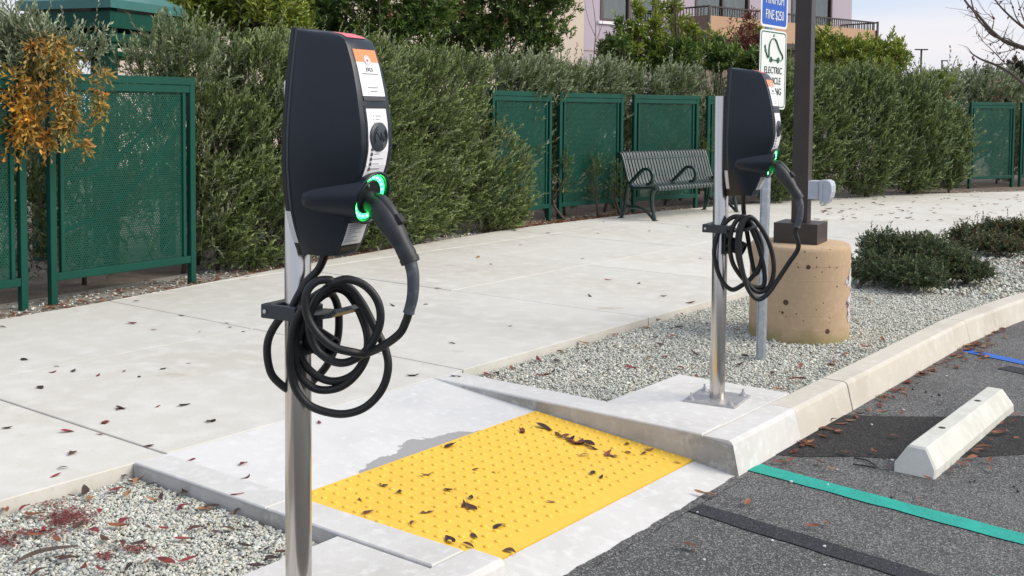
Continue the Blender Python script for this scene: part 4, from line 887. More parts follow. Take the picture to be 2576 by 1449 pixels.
# ================================================================== FAR LAMP POSTS
def far_lamp(px, py_top, dep, double, label):
    p = at_depth(px, py_top, dep); t = thing('parking_lamp', label, 'lamp post', (p[0], p[1], -.15), AZ)
    h = p[2]+.15; MB().tube([(0, 0, 0), (0, 0, h-.03)], .06, 8).build('pole', M['pole_far'], t)
    if double: MB().rbox((-.38, -.12, h-.05), (.38, .12, h+.02), .02, 1).build('lamp_head', M['pole_far'], t)
    else: MB().rbox((-.06, -.12, h-.05), (.42, .12, h+.02), .02, 1).build('lamp_head', M['pole_far'], t)
far_lamp(2318, 124, 66, True, 'tall dark parking lamp with two level heads beyond the hedge')
far_lamp(2370, 152, 80, False, 'tall dark parking lamp with a single head beyond the hedge')

# ================================================================== FOLIAGE
def unit(v): return v/np.maximum(np.linalg.norm(v, axis=-1, keepdims=True), 1e-9)
def leaf_arrays(base, axis, normal, length, width, fold=.25, bend=.12):
    """two-triangle folded leaves: base, left, right, tip"""
    side = unit(np.cross(axis, normal)); nrm = np.cross(side, axis)
    mid = base+axis*(length*.5)[:, None]+nrm*(bend*length)[:, None]
    l = mid+side*(width*.5)[:, None]+nrm*(fold*width*.5)[:, None]; r_ = mid-side*(width*.5)[:, None]+nrm*(fold*width*.5)[:, None]
    tip = base+axis*length[:, None]
    V = np.stack([base, l, tip, r_], 1).reshape(-1, 3); n = len(base); q = 4*np.arange(n)[:, None]
    F = np.concatenate([q+np.array([[0, 1, 2]]), q+np.array([[0, 2, 3]])], 1).reshape(-1, 3); return V, F
def sample_lumps(lumps, n, rmin, rmax, zmin=.03, front=None, keep=None):
    """points in the outer shell of the union of ellipsoids; returns points and outward directions"""
    C = np.array([l[0] for l in lumps], float); S_ = np.array([l[1] for l in lumps], float); w = (S_[:, 0]*S_[:, 1]+S_[:, 0]*S_[:, 2]+S_[:, 1]*S_[:, 2]); w /= w.sum()
    P = np.zeros((0, 3)); O = np.zeros((0, 3)); tries = 0
    while len(P) < n and tries < 40:
        tries += 1; m = int(n*1.6); k = rng.choice(len(lumps), m, p=w); d = unit(rng.normal(size=(m, 3))); r_ = rng.uniform(rmin, rmax, m)**.8
        p = C[k]+d*S_[k]*r_[:, None]; ok = p[:, 2] > zmin
        for j in range(len(lumps)):
            q = np.linalg.norm((p-C[j])/S_[j], axis=1); ok &= ~((q < rmin*.85) & (k != j))
        if front is not None: ok &= ((d@front) > -.35) | (rng.random(m) < .25)
        cl_ = np.sin(p[:, 0]*9.1+1.3*np.sin(p[:, 2]*7))+np.sin(p[:, 1]*8.3+1.7*np.sin(p[:, 2]*6.1+p[:, 0]*4))+np.sin(p[:, 2]*10.7+1.1*np.sin(p[:, 1]*5.3)); ok &= rng.random(m) < np.clip(.62+.34*cl_, .10, 1)
        if keep is not None: ok &= keep(p)
        P = np.concatenate([P, p[ok]]); O = np.concatenate([O, unit(d/S_[k])[ok]])
    return P[:n], O[:n]
def plant(name, label, cat, lumps, twigs, per, tl, ll, lw, cols, up=.5, out=.6, sweep=(0, 0, 0), spread=.75, rnd=.35, rmin=.55, rmax=1.03, zmin=.03, front=None, keep=None, mat_='leaf', base=None, trunks=4, group=None, stem_r=.0022, tipcol=None, flowers=None, stem=True, droop=0., tb=False, spray=.10):
    bx = base if base is not None else (np.mean([l[0][0] for l in lumps]), np.mean([l[0][1] for l in lumps]), 0)
    t = thing(name, label, cat, (bx[0], bx[1], 0), 0, group); B = np.array([bx[0], bx[1], 0])
    P, O = sample_lumps(lumps, twigs, rmin, rmax, zmin, front, keep); n = len(P)
    T = unit(O*out+np.array([0, 0, up])+np.array(sweep)+rng.normal(0, rnd, (n, 3))); Ln = tl*rng.uniform(.55, 1.4, n); lg = rng.random(n) < spray; Ln = np.where(lg, Ln*1.7, Ln)
    P0 = P-T*(Ln*np.where(lg, .3, .55))[:, None]
    if zmin is not None: P0[:, 2] = np.maximum(P0[:, 2], .0)
    # leaves along each twig
    s = (np.arange(per)+.5)/per; s = .12+.88*s; tt = np.repeat(T, per, 0); ss = np.tile(s, n)
    b = np.repeat(P0, per, 0)+tt*(np.repeat(Ln, per)*ss)[:, None]
    b[:, 2] -= droop*np.repeat(Ln, per)*ss**2
    a = np.tile(np.arange(per)*2.4, n)+np.repeat(rng.uniform(0, 6.28, n), per); u = unit(np.cross(tt, rng.normal(size=(n, 3)).repeat(per, 0))); v = np.cross(tt, u)
    rad = u*np.cos(a)[:, None]+v*np.sin(a)[:, None]; sp_ = spread*(1.15-.75*ss)
    ax = unit(tt*np.cos(sp_)[:, None]+rad*np.sin(sp_)[:, None]+rng.normal(0, .12, (n*per, 3))); ax[:, 2] -= droop*.5; ax = unit(ax)
    nn = unit(tt-ax*np.sum(tt*ax, 1)[:, None]+rng.normal(0, .25, (n*per, 3)))
    ln = ll*rng.uniform(.65, 1.25, n*per)*(1.05-.35*np.abs(ss-.5)); V, F = leaf_arrays(b, ax, nn, ln, lw*rng.uniform(.75, 1.2, n*per))
    cols = np.array(cols, float); ci = rng.choice(len(cols), n); c = cols[ci].repeat(per, 0)*rng.uniform(.72, 1.25, (n*per, 1))*rng.uniform(.85, 1.15, (n, 1)).repeat(per, 0)
    if tipcol is not None:
        k = np.clip((ss-.62)/.38, 0, 1)[:, None]*np.repeat(rng.random(n) < .65, per)[:, None]; c = c*(1-k*.75)+np.array(tipcol)*rng.uniform(.8, 1.2, (n*per, 1))*k*.75
    tag(big_mesh('crown', V-B, F, M[mat_], np.repeat(c, 4, 0), t), kind='stuff')
    if stem:
        # thin three-sided twig stems
        u0 = unit(np.cross(T, rng.normal(size=(n, 3)))); v0 = np.cross(T, u0); E_ = P0+T*(Ln*1.0)[:, None]; E_[:, 2] -= droop*Ln
        V = np.stack([P0-u0*stem_r, P0+u0*stem_r, E_+u0*stem_r*.4, E_-u0*stem_r*.4], 1).reshape(-1, 3); q = 4*np.arange(n)[:, None]
        F = np.concatenate([q+np.array([[0, 1, 2]]), q+np.array([[0, 2, 3]])], 1).reshape(-1, 3)
        tag(big_mesh('twigs', V-B, F, M['stem'], None, t), kind='stuff')
    if trunks:
        for k in range(trunks):
            tm = MB()
            l = lumps[k % len(lumps)]; e = np.array(l[0])+rng.normal(0, .25, 3)*np.array(l[1]); bs = np.array([l[0][0]+R.uniform(-.15, .15), l[0][1]+R.uniform(-.2, .2), -.03]) if len(lumps) > 1 and not tb else B+np.array([R.uniform(-.1, .1), R.uniform(-.1, .1), -.03])
            md = (bs+e)/2+rng.normal(0, .06, 3); tm.tube(spline([bs-B, md-B, e-B], 4), list(np.linspace(.022, .006, 9)), 6)
            for q in range(0 if tb else 3):
                f_ = np.array(l[0])+unit(rng.normal(size=3))*np.array(l[1])*.75; f_[2] = max(f_[2], .1); tm.tube([md-B, (md*.4+f_*.6)-B+rng.normal(0, .03, 3), f_-B], [.010, .006, .003], 5)
            tm.build('trunk', M['bark'], t, True)
    if flowers:
        nf, fcol, fs_ = flowers; k = rng.choice(n, nf, replace=False); m = 16; b = np.repeat(P[k], m, 0)+rng.normal(0, fs_*.35, (nf*m, 3))+np.array([0, 0, -fs_*.3])*rng.random((nf*m, 1)); ax = unit(rng.normal(size=(nf*m, 3))+np.array([0, 0, -.8])); V, F = leaf_arrays(b, ax, unit(rng.normal(size=(nf*m, 3))), np.full(nf*m, fs_*.45), np.full(nf*m, fs_*.3))
        tag(big_mesh('flower_clusters', V-B, F, M['leaf'], np.repeat(np.array(fcol)*rng.uniform(.6, 1.2, (nf*m, 1)), 4, 0), t), kind='stuff')
    return t
OLIVE = [(.22, .265, .145), (.175, .22, .115), (.27, .31, .18), (.12, .16, .075)]
HEDGE = [(.105, .16, .034), (.078, .126, .024), (.145, .19, .048), (.05, .088, .02)]
TOY = [(.085, .17, .028), (.06, .13, .024), (.16, .22, .035), (.11, .19, .04)]
camdir = lambda x, y: unit(np.array([-x, -y, .6]))
def vine_lump(px, py, w, h, dep): q = at_depth(px, py, dep); return ((q[0], q[1], q[2]), (w/(FOC/dep), w/(FOC/dep)*.8, h/(FOC/dep)))
plant('olive_shrub', 'silvery olive shrub hanging over the fence before the pavilion', 'shrub', [vine_lump(20, 95, 70, 60, 7.5), vine_lump(90, 110, 80, 65, 7.5), vine_lump(160, 125, 75, 50, 7.55), vine_lump(225, 125, 60, 40, 7.6), vine_lump(60, 165, 90, 40, 7.5), vine_lump(150, 170, 80, 32, 7.55), ((-7.65, 2.7, .9), (.35, .9, .8))],
      2600, 13, .21, .046, .0125, OLIVE, up=.75, out=.45, tipcol=(.55, .60, .42), rmin=.2, base=(-7.5, 3.0), stem_r=.002, tb=True, trunks=3)
# hedge behind the near panel, seen through and beside it
plant('hedge_shrub', 'dense grey green hedge behind the near panel and pavilion', 'shrub', [((-7.85, 4.7, .80), (.45, 1.0, .85)), ((-7.95, 5.9, 1.15), (.5, .9, 1.0)), ((-7.70, 5.5, 1.70), (.38, .55, .38)), ((-8.0, 3.4, .6), (.45, 1.1, .8)), ((-8.35, 7.0, 1.1), (.45, 1.0, 1.0)), ((-8.5, 8.6, 1.1), (.45, 1.0, 1.0))],
      5600, 14, .20, .050, .015, OLIVE+HEDGE, up=.8, out=.4, tipcol=(.44, .50, .29), rmin=.25, base=(-8.0, 5.3), stem_r=.0018)
# B - big shrub spilling onto the pavement
LB = [((-7.55, 5.85, .70), (.36, .42, .80)), ((-7.50, 6.5, .90), (.50, .65, .95)), ((-7.60, 7.4, .95), (.56, .80, .98)), ((-7.80, 8.4, .95), (.58, .80, .96)), ((-7.95, 9.1, .85), (.52, .60, .90)), ((-7.75, 6.6, 1.62), (.45, .8, .42)), ((-7.9, 7.8, 1.68), (.45, .9, .40)), ((-8.0, 9.1, 1.65), (.42, .8, .36)), ((-7.42, 6.2, .3), (.30, .5, .35)), ((-7.62, 8.0, .3), (.30, .9, .35)), ((-7.74, 9.75, .55), (.34, .55, .62)), ((-7.78, 9.9, .25), (.25, .5, .3))]
plant('hedge_shrub', 'tall dense green hedge shrub spilling onto the pavement behind the wide cable loops', 'shrub', LB, 10500, 14, .19, .048, .0125, HEDGE+[OLIVE[0], (.16, .20, .075)], up=.62, out=.5, sweep=(.1, .38, 0), front=camdir(-7.6, 7.5), tipcol=(.45, .56, .20), rmin=.45, base=(-7.8, 7.5), trunks=10, stem_r=.0016)
# C - hedge behind the bench panels
LCc = [((-8.42, y, 1.0), (.45, .85, 1.0)) for y in (9.6, 10.8, 12.0, 13.2)]+[((-8.05, 14.4, 1.0), (.45, .85, .98)), ((-7.75, 15.3, 1.0), (.45, .7, .95)), ((-8.15, 11.2, 1.72), (.32, .9, .28)), ((-8.1, 12.7, 1.74), (.32, .9, .28)), ((-7.8, 14.0, 1.72), (.3, .7, .28)), ((-7.98, 12.66, 1.30), (.12, .10, .42))]
plant('hedge_shrub', 'long sage green hedge rising over the fence panels behind the bench', 'shrub', LCc, 9000, 13, .24, .062, .019, OLIVE+HEDGE[:2], up=.75, out=.4, sweep=(.12, .42, 0), tipcol=(.48, .54, .34), rmin=.3, base=(-8.3, 12.3), trunks=8, stem_r=.002)
# shoots poking through the bench panels
for (x, y, z, lab) in ((-7.80, 11.9, .50, 'leafy shoots sprawling before the panel next to the bench end'), (-7.90, 11.35, .55, 'leafy shoots growing out of the gap between two fence panels'), (-7.72, 12.3, .45, 'small leafy shoots right behind the bench end scroll'), (-7.36, 14.05, .95, 'leafy shoots in the panel gap above the bench back')):
    plant('leafy_shoot', lab, 'shoot', [((x, y, z), (.10, .16, .30))], 34, 11, .2, .045, .012, HEDGE, up=.6, out=.5, tipcol=(.26, .33, .13), rmin=.2, trunks=1, group='shoots at the bench panels', base=(x-.05, y))
# D - broad dark shrub
LD = [((-6.95, 15.6, 1.0), (.50, .75, 1.0)), ((-6.75, 16.6, 1.0), (.55, .85, 1.03)), ((-6.35, 17.8, 1.0), (.58, .95, 1.03)), ((-5.95, 19.0, .95), (.55, .85, .98)), ((-5.75, 19.9, .75), (.45, .6, .75)), ((-6.9, 16.3, 1.72), (.45, .9, .35)), ((-6.5, 17.9, 1.72), (.45, .9, .36)), ((-6.15, 19.1, 1.62), (.4, .7, .32))]
plant('hedge_shrub', 'broad dark green hedge shrub on the pavement edge behind the lamp post', 'shrub', LD, 8400, 14, .28, .068, .019, HEDGE+[(.06, .09, .035)], up=.72, out=.45, sweep=(.12, .42, 0), front=camdir(-6.4, 17.5), tipcol=(.38, .48, .21), rmin=.45, base=(-6.5, 17.7), trunks=8, stem_r=.002)
# E - hedge behind the far panels
LE = [((-6.6, 20.8, 1.05), (.5, 1.0, 1.0)), ((-6.2, 22.2, 1.1), (.5, 1.0, 1.05)), ((-5.6, 23.6, 1.1), (.5, 1.0, 1.1)), ((-4.9, 25.0, 1.1), (.6, 1.2, 1.1)), ((-4.0, 26.6, 1.1), (.7, 1.3, 1.15)), ((-3, 28.4, 1.1), (.8, 1.5, 1.2)), ((-6.3, 21.3, 1.8), (.4, .9, .34)), ((-5.8, 22.8, 1.9), (.4, .9, .36))]
plant('hedge_shrub', 'grey green hedge rising behind the far fence panels', 'shrub', LE, 5600, 13, .34, .085, .025, OLIVE[:3]+[HEDGE[0]], up=.75, out=.4, sweep=(.12, .42, 0), front=camdir(-5.5, 23), tipcol=(.46, .51, .35), rmin=.45, base=(-5.5, 23), trunks=6)

# broad-leaved bushes behind the hedge
def bush(px, pyt, dep, w, h, n, label, yel=False, lv=.085, shape=None, flowers=(10, (.55, .27, .17), .09), name='strawberry_bush', cols=None, zb=None, per=9):
    p = at_depth(px, pyt, dep); zt_ = p[2]; wm = w/(FOC/dep)/2; hm = h/(FOC/dep); c = (p[0], p[1])
    lumps = []
    if shape is None:
        for k in range(5): lumps.append(((c[0]+R.uniform(-.5, .5)*wm*RGT[0]*1.4, c[1]+R.uniform(-.5, .5)*wm*RGT[1]*1.4, zt_-hm*R.uniform(.25, .7)), (wm*.55, wm*.55, hm*.36)))
        lumps.append(((c[0], c[1], zt_-hm*.35), (wm*.6, wm*.6, hm*.36)))
    else:
        for dx, dz, rw, rh in shape:
            q = at_depth(px+dx, pyt+dz, dep+R.uniform(-.3, .3)); lumps.append(((q[0], q[1], q[2]), (rw/(FOC/dep), rw/(FOC/dep), rh/(FOC/dep))))
    cc = cols or ([(.24, .31, .04), (.18, .26, .035), (.31, .35, .06)] if yel else TOY)
    return plant(name, label, 'bush', lumps, n, per, .16, lv, lv*.33, cc, up=.55, out=.6, spread=1.0, rmin=.25, front=camdir(*c), mat_='gloss', base=c, flowers=flowers, tipcol=(.40, .46, .09) if yel else (.24, .33, .07), stem_r=.004, trunks=5)
bush(560, -60, 11.6, 420, 250, 1800, 'yellow green broad-leaved bush with pinkish flower clusters beside the pavilion', True, .085, [(-130, 80, 80, 70), (-60, 60, 90, 70), (20, 90, 90, 70), (90, 60, 90, 80), (-100, 0, 90, 60), (40, 0, 110, 70), (150, 100, 70, 60), (-120, 140, 80, 60), (-30, 150, 80, 60), (70, 150, 90, 60), (160, 160, 70, 60)])
bush(900, -60, 13.6, 420, 250, 1700, 'dark green broad-leaved bush with bright gaps above the wide-looped charger', False, .085, [(-150, 30, 70, 70), (-80, 80, 60, 60), (0, 40, 90, 90), (90, 70, 100, 80), (60, 0, 110, 60), (170, 90, 80, 70), (-130, 130, 80, 60), (-40, 150, 80, 60), (60, 150, 90, 60), (160, 160, 80, 60)])
bush(1260, -60, 16.2, 420, 260, 2300, 'large green broad-leaved bush with dry pink clusters above the hedge', False, .09, [(-130, 60, 100, 90), (-40, 70, 110, 90), (60, 70, 100, 90), (130, 100, 70, 70), (0, 0, 150, 70), (-110, 130, 90, 60), (20, 140, 90, 50), (120, 30, 70, 60), (-130, 190, 90, 55), (-20, 195, 90, 50), (80, 185, 70, 50)], flowers=(26, (.5, .25, .16), .10))
# upright leafy shoots in front of the building
for k, (px, pyt, pyb, w, yel) in enumerate(((1560, 60, 160, 55, 0), (1600, 25, 160, 55, 1), (1650, 20, 160, 50, 1), (1700, -40, 150, 40, 1), (1740, 60, 150, 45, 1), (1800, 78, 160, 40, 1), (1900, 80, 160, 40, 1))):
    dep = 17.2+.3*k; sh = [(R.uniform(-6, 6), (pyb-pyt)*f_, w*(.22+.34*f_), (pyb-pyt)*.22) for f_ in (.1, .35, .6, .85)]
    bush(px, pyt, dep, w, pyb-pyt, 120 if k < 3 else 85, ['bushy green shoots before the curtained window', 'green leafy shoots rising past the lavender wall', 'dense leafy branch beside the window frame', 'tallest upright leafy shoot reaching past the balcony side', 'short yellow green leafy shoot below the balcony side panel', 'yellow green leafy shoot before the balcony corner post', 'pale green leafy shoot beside the white vehicle sign'][k], bool(yel), .10, sh, flowers=(3, (.5, .25, .16), .09), name='leafy_branch')
bush(1660, 105, 17.6, 280, 110, 800, 'low band of mixed green bushes between the hedge and the balcony', False, .10, [(-110, 30, 50, 35), (-40, 40, 60, 35), (40, 35, 60, 35), (120, 40, 60, 30), (200, 45, 60, 28), (260, 45, 50, 28)], flowers=(14, (.55, .30, .14), .09))
bush(2150, 110, 20.6, 300, 160, 1100, 'green broad-leaved bush under the tan balcony beside the lamp post', True, .11, [(-80, 0, 45, 40), (-90, 60, 60, 50), (-20, 30, 50, 45), (30, 30, 45, 45), (80, 20, 45, 45), (40, 80, 70, 45), (-30, 90, 70, 40), (105, 40, 30, 35)], flowers=(22, (.55, .30, .18), .11))
bush(2335, 195, 20.5, 130, 100, 240, 'small glossy bush with peach flower clusters in front of the far fence', True, .10, [(-20, 25, 35, 30), (25, 20, 30, 30), (0, 55, 35, 25)], flowers=(14, (.62, .33, .20), .12))
# red-leaved sapling before the balcony
bush(1875, 60, 18.6, 90, 100, 230, 'small maroon-leaved tree before the tan balcony', False, .075, [(-25, 10, 28, 26), (10, -5, 26, 24), (15, 25, 28, 26), (-10, 50, 30, 30), (25, 55, 25, 25)], flowers=None, name='red_sapling', cols=[(.19, .03, .038), (.13, .024, .028), (.24, .045, .05)], per=6)

# low shrubs in the gravel bed
LOWC = [(.070, .115, .055), (.055, .095, .048), (.09, .125, .052), (.11, .115, .055)]
plant('low_shrub', 'dark green low shrub sprawling on the gravel beside the tan lamp base', 'shrub', [vine_lump(2185, 668, 55, 50, 8.75), vine_lump(2230, 640, 70, 65, 9.0), vine_lump(2310, 650, 80, 62, 8.9), vine_lump(2390, 672, 75, 45, 8.9), vine_lump(2450, 688, 50, 28, 8.9), vine_lump(2280, 690, 90, 40, 8.6), vine_lump(2330, 630, 70, 50, 9.4)], 4600, 12, .085, .026, .012, LOWC, up=.35, out=.75, rnd=.55, spread=1.15, rmin=.3, tipcol=(.15, .20, .08), base=tuple(at(2300, 700, 0)[:2]), spray=.10)
plant('low_shrub', 'low shrub with reddish tips growing by the pavement past the first low shrub', 'shrub', [vine_lump(2440, 605, 50, 42, 11.2), vine_lump(2510, 598, 60, 45, 11.2), vine_lump(2580, 600, 60, 45, 11.1), vine_lump(2500, 625, 80, 30, 10.8), vine_lump(2640, 605, 60, 45, 11)], 3000, 12, .10, .030, .014, LOWC+[(.15, .10, .05)], up=.35, out=.75, rnd=.55, spread=1.15, rmin=.3, tipcol=(.20, .17, .08), base=tuple(at(2520, 645, 0)[:2]), spray=.10)

# orange vine over the first panel
VC = [(.62, .30, .035), (.56, .23, .03), (.50, .30, .05), (.70, .38, .05), (.36, .21, .05), (.30, .25, .06)]
plant('climbing_vine', 'orange and yellow autumn vine draped over the fence', 'vine', [vine_lump(30, 220, 45, 55, 7.3), vine_lump(55, 290, 50, 60, 7.35), vine_lump(20, 330, 40, 50, 7.35), vine_lump(85, 250, 30, 45, 7.4)], 250, 8, .15, .055, .020, VC, up=-.1, out=.6, rnd=.6, spread=1.1, rmin=.15, droop=.25, base=(-7.0, 3.3), zmin=.0, trunks=0)
plant('climbing_vine', 'rusty hanging vine strands dangling over the perforated panel', 'vine', [vine_lump(110, 120, 60, 35, 7.4), vine_lump(170, 150, 50, 40, 7.4), vine_lump(150, 215, 22, 45, 7.4), vine_lump(180, 265, 18, 50, 7.4), vine_lump(165, 305, 22, 25, 7.4), vine_lump(235, 190, 14, 50, 7.45), vine_lump(248, 255, 13, 35, 7.45), vine_lump(215, 360, 9, 22, 7.45), vine_lump(120, 350, 16, 30, 7.4), vine_lump(265, 180, 20, 18, 7.45)], 300, 8, .13, .050, .017, [(.46, .26, .05), (.52, .25, .045), (.36, .27, .07), (.26, .25, .08), (.55, .36, .08)], up=-.5, out=.35, rnd=.55, spread=1.0, rmin=.1, droop=.4, base=(-6.95, 4.0), zmin=.0, trunks=0)

# bare tree at the bed end, red leaves left
TR = at_depth(2780, 470, 12.0); bt_ = thing('bare_tree', 'nearly bare tree with a few maroon leaves in the bed end', 'tree', (TR[0], TR[1], -.05)); TB = np.array([TR[0], TR[1], -.05])
def tp_(px, py, d=12.0): return at_depth(px, py, d)-TB
tm = MB(); tm.tube(spline([np.array([0, 0, 0]), np.array([.03, .02, .9]), tp_(2760, 330), tp_(2740, 200), tp_(2700, 60), tp_(2680, -120)], 5), list(np.linspace(.075, .03, 26)), 10); tm.build('trunk', M['bark'], bt_, True)
limbs = [([(2745, 230), (2640, 150), (2576, 122), (2530, 105), (2495, 78), (2462, 40), (2430, 5), (2405, -40)], .020), ([(2735, 180), (2640, 140), (2560, 113), (2500, 90), (2478, 68), (2455, 40), (2443, 0), (2438, -30)], .013),
         ([(2755, 320), (2660, 260), (2590, 222), (2550, 190), (2510, 166), (2470, 150), (2446, 136)], .018), ([(2740, 210), (2660, 120), (2576, 70), (2520, 20), (2490, -20)], .014), ([(2560, 113), (2530, 96), (2505, 106), (2480, 112)], .006), ([(2620, 140), (2576, 120), (2530, 130), (2490, 134)], .006), ([(2590, 200), (2540, 170), (2500, 130), (2470, 100), (2450, 60)], .005), ([(2600, 100), (2560, 50), (2545, 10), (2530, -30)], .006), ([(2640, 160), (2580, 60), (2560, 0)], .008), ([(2462, 40), (2450, 30), (2440, 32)], .004), ([(2495, 78), (2500, 50), (2490, 25)], .004)]
lm = MB(); tips = []
for pts, r0 in limbs:
    r0 *= 1.5; P = spline([tp_(x, y, 12+.15*math.sin(i*1.3+x)) for i, (x, y) in enumerate(pts)], 5); lm.tube(P, list(np.linspace(r0, r0*.28, len(P))), 7); tips += [P[i] for i in range(len(P)//3, len(P))]
    for k in range(5):
        i = R.randrange(len(P)//3, len(P)); a = P[i]; d = unit(rng.normal(size=3)*np.array([1, 1, .8])+np.array([-.3, 0, .35])); l_ = R.uniform(.12, .4); lm.tube([a, a+d*l_*.5+rng.normal(0, .02, 3), a+d*l_+rng.normal(0, .03, 3)], [r0*.25+.001, .0022, .0012], 5); tips.append(a+d*l_)
lm.build('limbs', M['bark'], bt_, True)
lpx = [(2455, 150), (2458, 158), (2470, 165), (2472, 172), (2505, 185), (2500, 200), (2515, 205), (2520, 190), (2495, 215), (2510, 225), (2525, 150), (2535, 145), (2545, 140), (2555, 135), (2540, 155), (2560, 150), (2528, 160), (2550, 120), (2565, 130), (2570, 60), (2560, 30), (2545, 12), (2572, 15), (2512, 3), (2530, 212), (2500, 245), (2515, 240), (2450, 145)]
n = len(lpx)*2; b = np.concatenate([np.array([tp_(x, y, 12+R.uniform(-.2, .2)) for x, y in lpx]), np.array([tips[R.randrange(len(tips))] for _ in lpx])]); ax = unit(rng.normal(size=(n, 3))*.6+np.array([0, 0, -1])); V, F = leaf_arrays(b, ax, unit(rng.normal(size=(n, 3))), rng.uniform(.035, .06, n), rng.uniform(.022, .034, n))
big_mesh('leaves', V, F, M['leaf'], np.repeat(np.array([(.13, .025, .03)])*rng.uniform(.6, 1.4, (n, 1)), 4, 0), bt_)['kind'] = 'stuff'
# thin sapling behind the far hedge with yellow leaves
sp0 = at_depth(2345, 230, 24); sap = thing('thin_sapling', 'thin bare sapling with a yellow leaf tuft above the hedge', 'tree', (sp0[0], sp0[1], 0)); SB = np.array([sp0[0], sp0[1], 0]); sm = MB()
for pts, r0 in (([(2345, 330), (2340, 230), (2352, 205), (2375, 185), (2395, 178), (2408, 173)], .012), ([(2343, 260), (2365, 220), (2385, 200), (2400, 180)], .007), ([(2340, 235), (2330, 215), (2325, 195)], .006), ([(2352, 205), (2362, 190), (2366, 175)], .005)):
    P = spline([at_depth(x, y, 24)-SB for x, y in pts], 4); P[0][2] = max(P[0][2]-1.2, 0) if pts[0][1] > 300 else P[0][2]; sm.tube(P, list(np.linspace(r0, r0*.35, len(P))), 5)
sm.build('trunk', M['bark'], sap, True)
b = np.array([at_depth(2405+R.uniform(-9, 9), 176+R.uniform(-7, 7), 24)-SB for _ in range(26)]+[at_depth(x, y, 24)-SB for x, y in ((2352, 207), (2360, 195), (2372, 186), (2345, 250), (2366, 178))]); n = len(b)
V, F = leaf_arrays(b, unit(rng.normal(size=(n, 3))), unit(rng.normal(size=(n, 3))), np.full(n, .11), np.full(n, .07)); big_mesh('leaves', V, F, M['leaf'], np.repeat(np.array([(.22, .17, .04)])*rng.uniform(.5, 1.2, (n, 1)), 4, 0), sap)['kind'] = 'stuff'
# far dark conifers beyond the hedge
for px, pyt, dep, w, lab in ((2558, 152, 55, 34, 'dark conical tree far beyond the hedge'), (2487, 170, 60, 16, 'slim dark tree far beyond the hedge')):
    q = at_depth(px, pyt, dep); s_ = FOC/dep; plant('far_tree', lab, 'tree', [((q[0], q[1], q[2]-30/s_), (w*.5/s_, w*.5/s_, 30/s_)), ((q[0], q[1], q[2]-70/s_), (w*.8/s_, w*.8/s_, 50/s_)), ((q[0], q[1], q[2]-130/s_), (w*.9/s_, w*.9/s_, 60/s_))], 700, 9, .5, .25, .09, [(.035, .045, .035), (.05, .055, .04)], up=.5, out=.7, rmin=.3, trunks=1, stem=False)
# bare twiggy sapling against the lavender wall
tw0 = at_depth(1490, 170, 16); tw = thing('bare_sapling', 'leafless twiggy sapling against the lavender wall', 'tree', (tw0[0], tw0[1], 0)); TWB = np.array([tw0[0], tw0[1], 0]); sm = MB()
for pts, r0 in (([(1485, 330), (1490, 190), (1496, 120), (1498, 60), (1488, -20)], .011), ([(1492, 170), (1510, 130), (1530, 100), (1545, 70)], .005), ([(1496, 110), (1515, 60), (1520, 0)], .005), ([(1497, 90), (1480, 50), (1470, 0)], .005), ([(1494, 140), (1506, 100), (1508, 40)], .004), ([(1488, 215), (1520, 185), (1545, 150)], .006)):
    P = spline([at_depth(x, y, 16)-TWB for x, y in pts], 4)
    if pts[0][1] > 300: P[0] = np.array([0, 0, 0.])
    sm.tube(P, list(np.linspace(r0, r0*.3, len(P))), 5)
sm.build('trunk', M['bark'], tw, True)

# ================================================================== FALLEN LEAVES
def leaf_mesh(seed, L_=1., W=.30):
    r_ = random.Random(seed); mb = MB(); n = 7; vs = []; cu = r_.uniform(.15, .6)*r_.choice((1, 1, -1)); tw_ = r_.uniform(-.9, .9); fo = r_.uniform(.1, .55); sb = r_.uniform(-.15, .15)
    for i in range(n+1):
        t = i/n; w = W*(math.sin(math.pi*t**.8)**.9)*.5+(.008 if i else .006); zc_ = cu*((t-.5)**2-.0)*1.0; yc = sb*math.sin(math.pi*t); a = tw_*(t-.5)
        for s_ in (-1, 0, 1):
            y = s_*w; z = abs(s_)*w*fo; vs.append((t-.5, yc+y*math.cos(a)-z*math.sin(a), zc_+y*math.sin(a)+z*math.cos(a)))
    mz = min(v[2] for v in vs); vs = [(x, y, z-mz) for x, y, z in vs]
    fs = [(i*3+k, i*3+k+1, i*3+3+k+1, i*3+3+k) for i in range(n) for k in range(2)]
    return vs, fs
LV = [leaf_mesh(s) for s in range(8)]+[leaf_mesh(50+s, W=.42) for s in range(4)]
LEAFM = {}
for k, m in M['dryleaf'].items():
    LEAFM[k] = [MB().add(*lv).mesh('fallen_leaf', m, True) for lv in LV]
cnt = 0
CN = {'red': 'red', 'brown': 'brown', 'tan': 'tan', 'dark': 'blackish', 'rust': 'rusty'}
def drop(p, col, size, label, group, up=.002, tilt=.12):
    label = label.replace('{c}', CN[col])
    global cnt; cnt += 1
    o = link('fallen_leaf', R.choice(LEAFM[col]), None, (p[0], p[1], p[2]+up)); o.rotation_euler = (R.gauss(0, tilt), R.gauss(0, tilt), R.uniform(0, 6.28)); s_ = size*R.uniform(.8, 1.2); o.scale = (s_, s_, s_)
    o['label'] = label; o['category'] = 'leaf'; o['group'] = group; return o
def scatter(pts, k, ox, oy, cols, size, label, group, up=.002, zf=None):
    for x, y in pts:
        p = on_ground(ox+x*k, oy+y*k)
        if zf: p[2] = zf(p)
        drop(p, R.choice(cols), size*R.choice((1, 1, 1.25, .75)), label, group, up)
padz = lambda p: RAMPZ(p[0])+.006
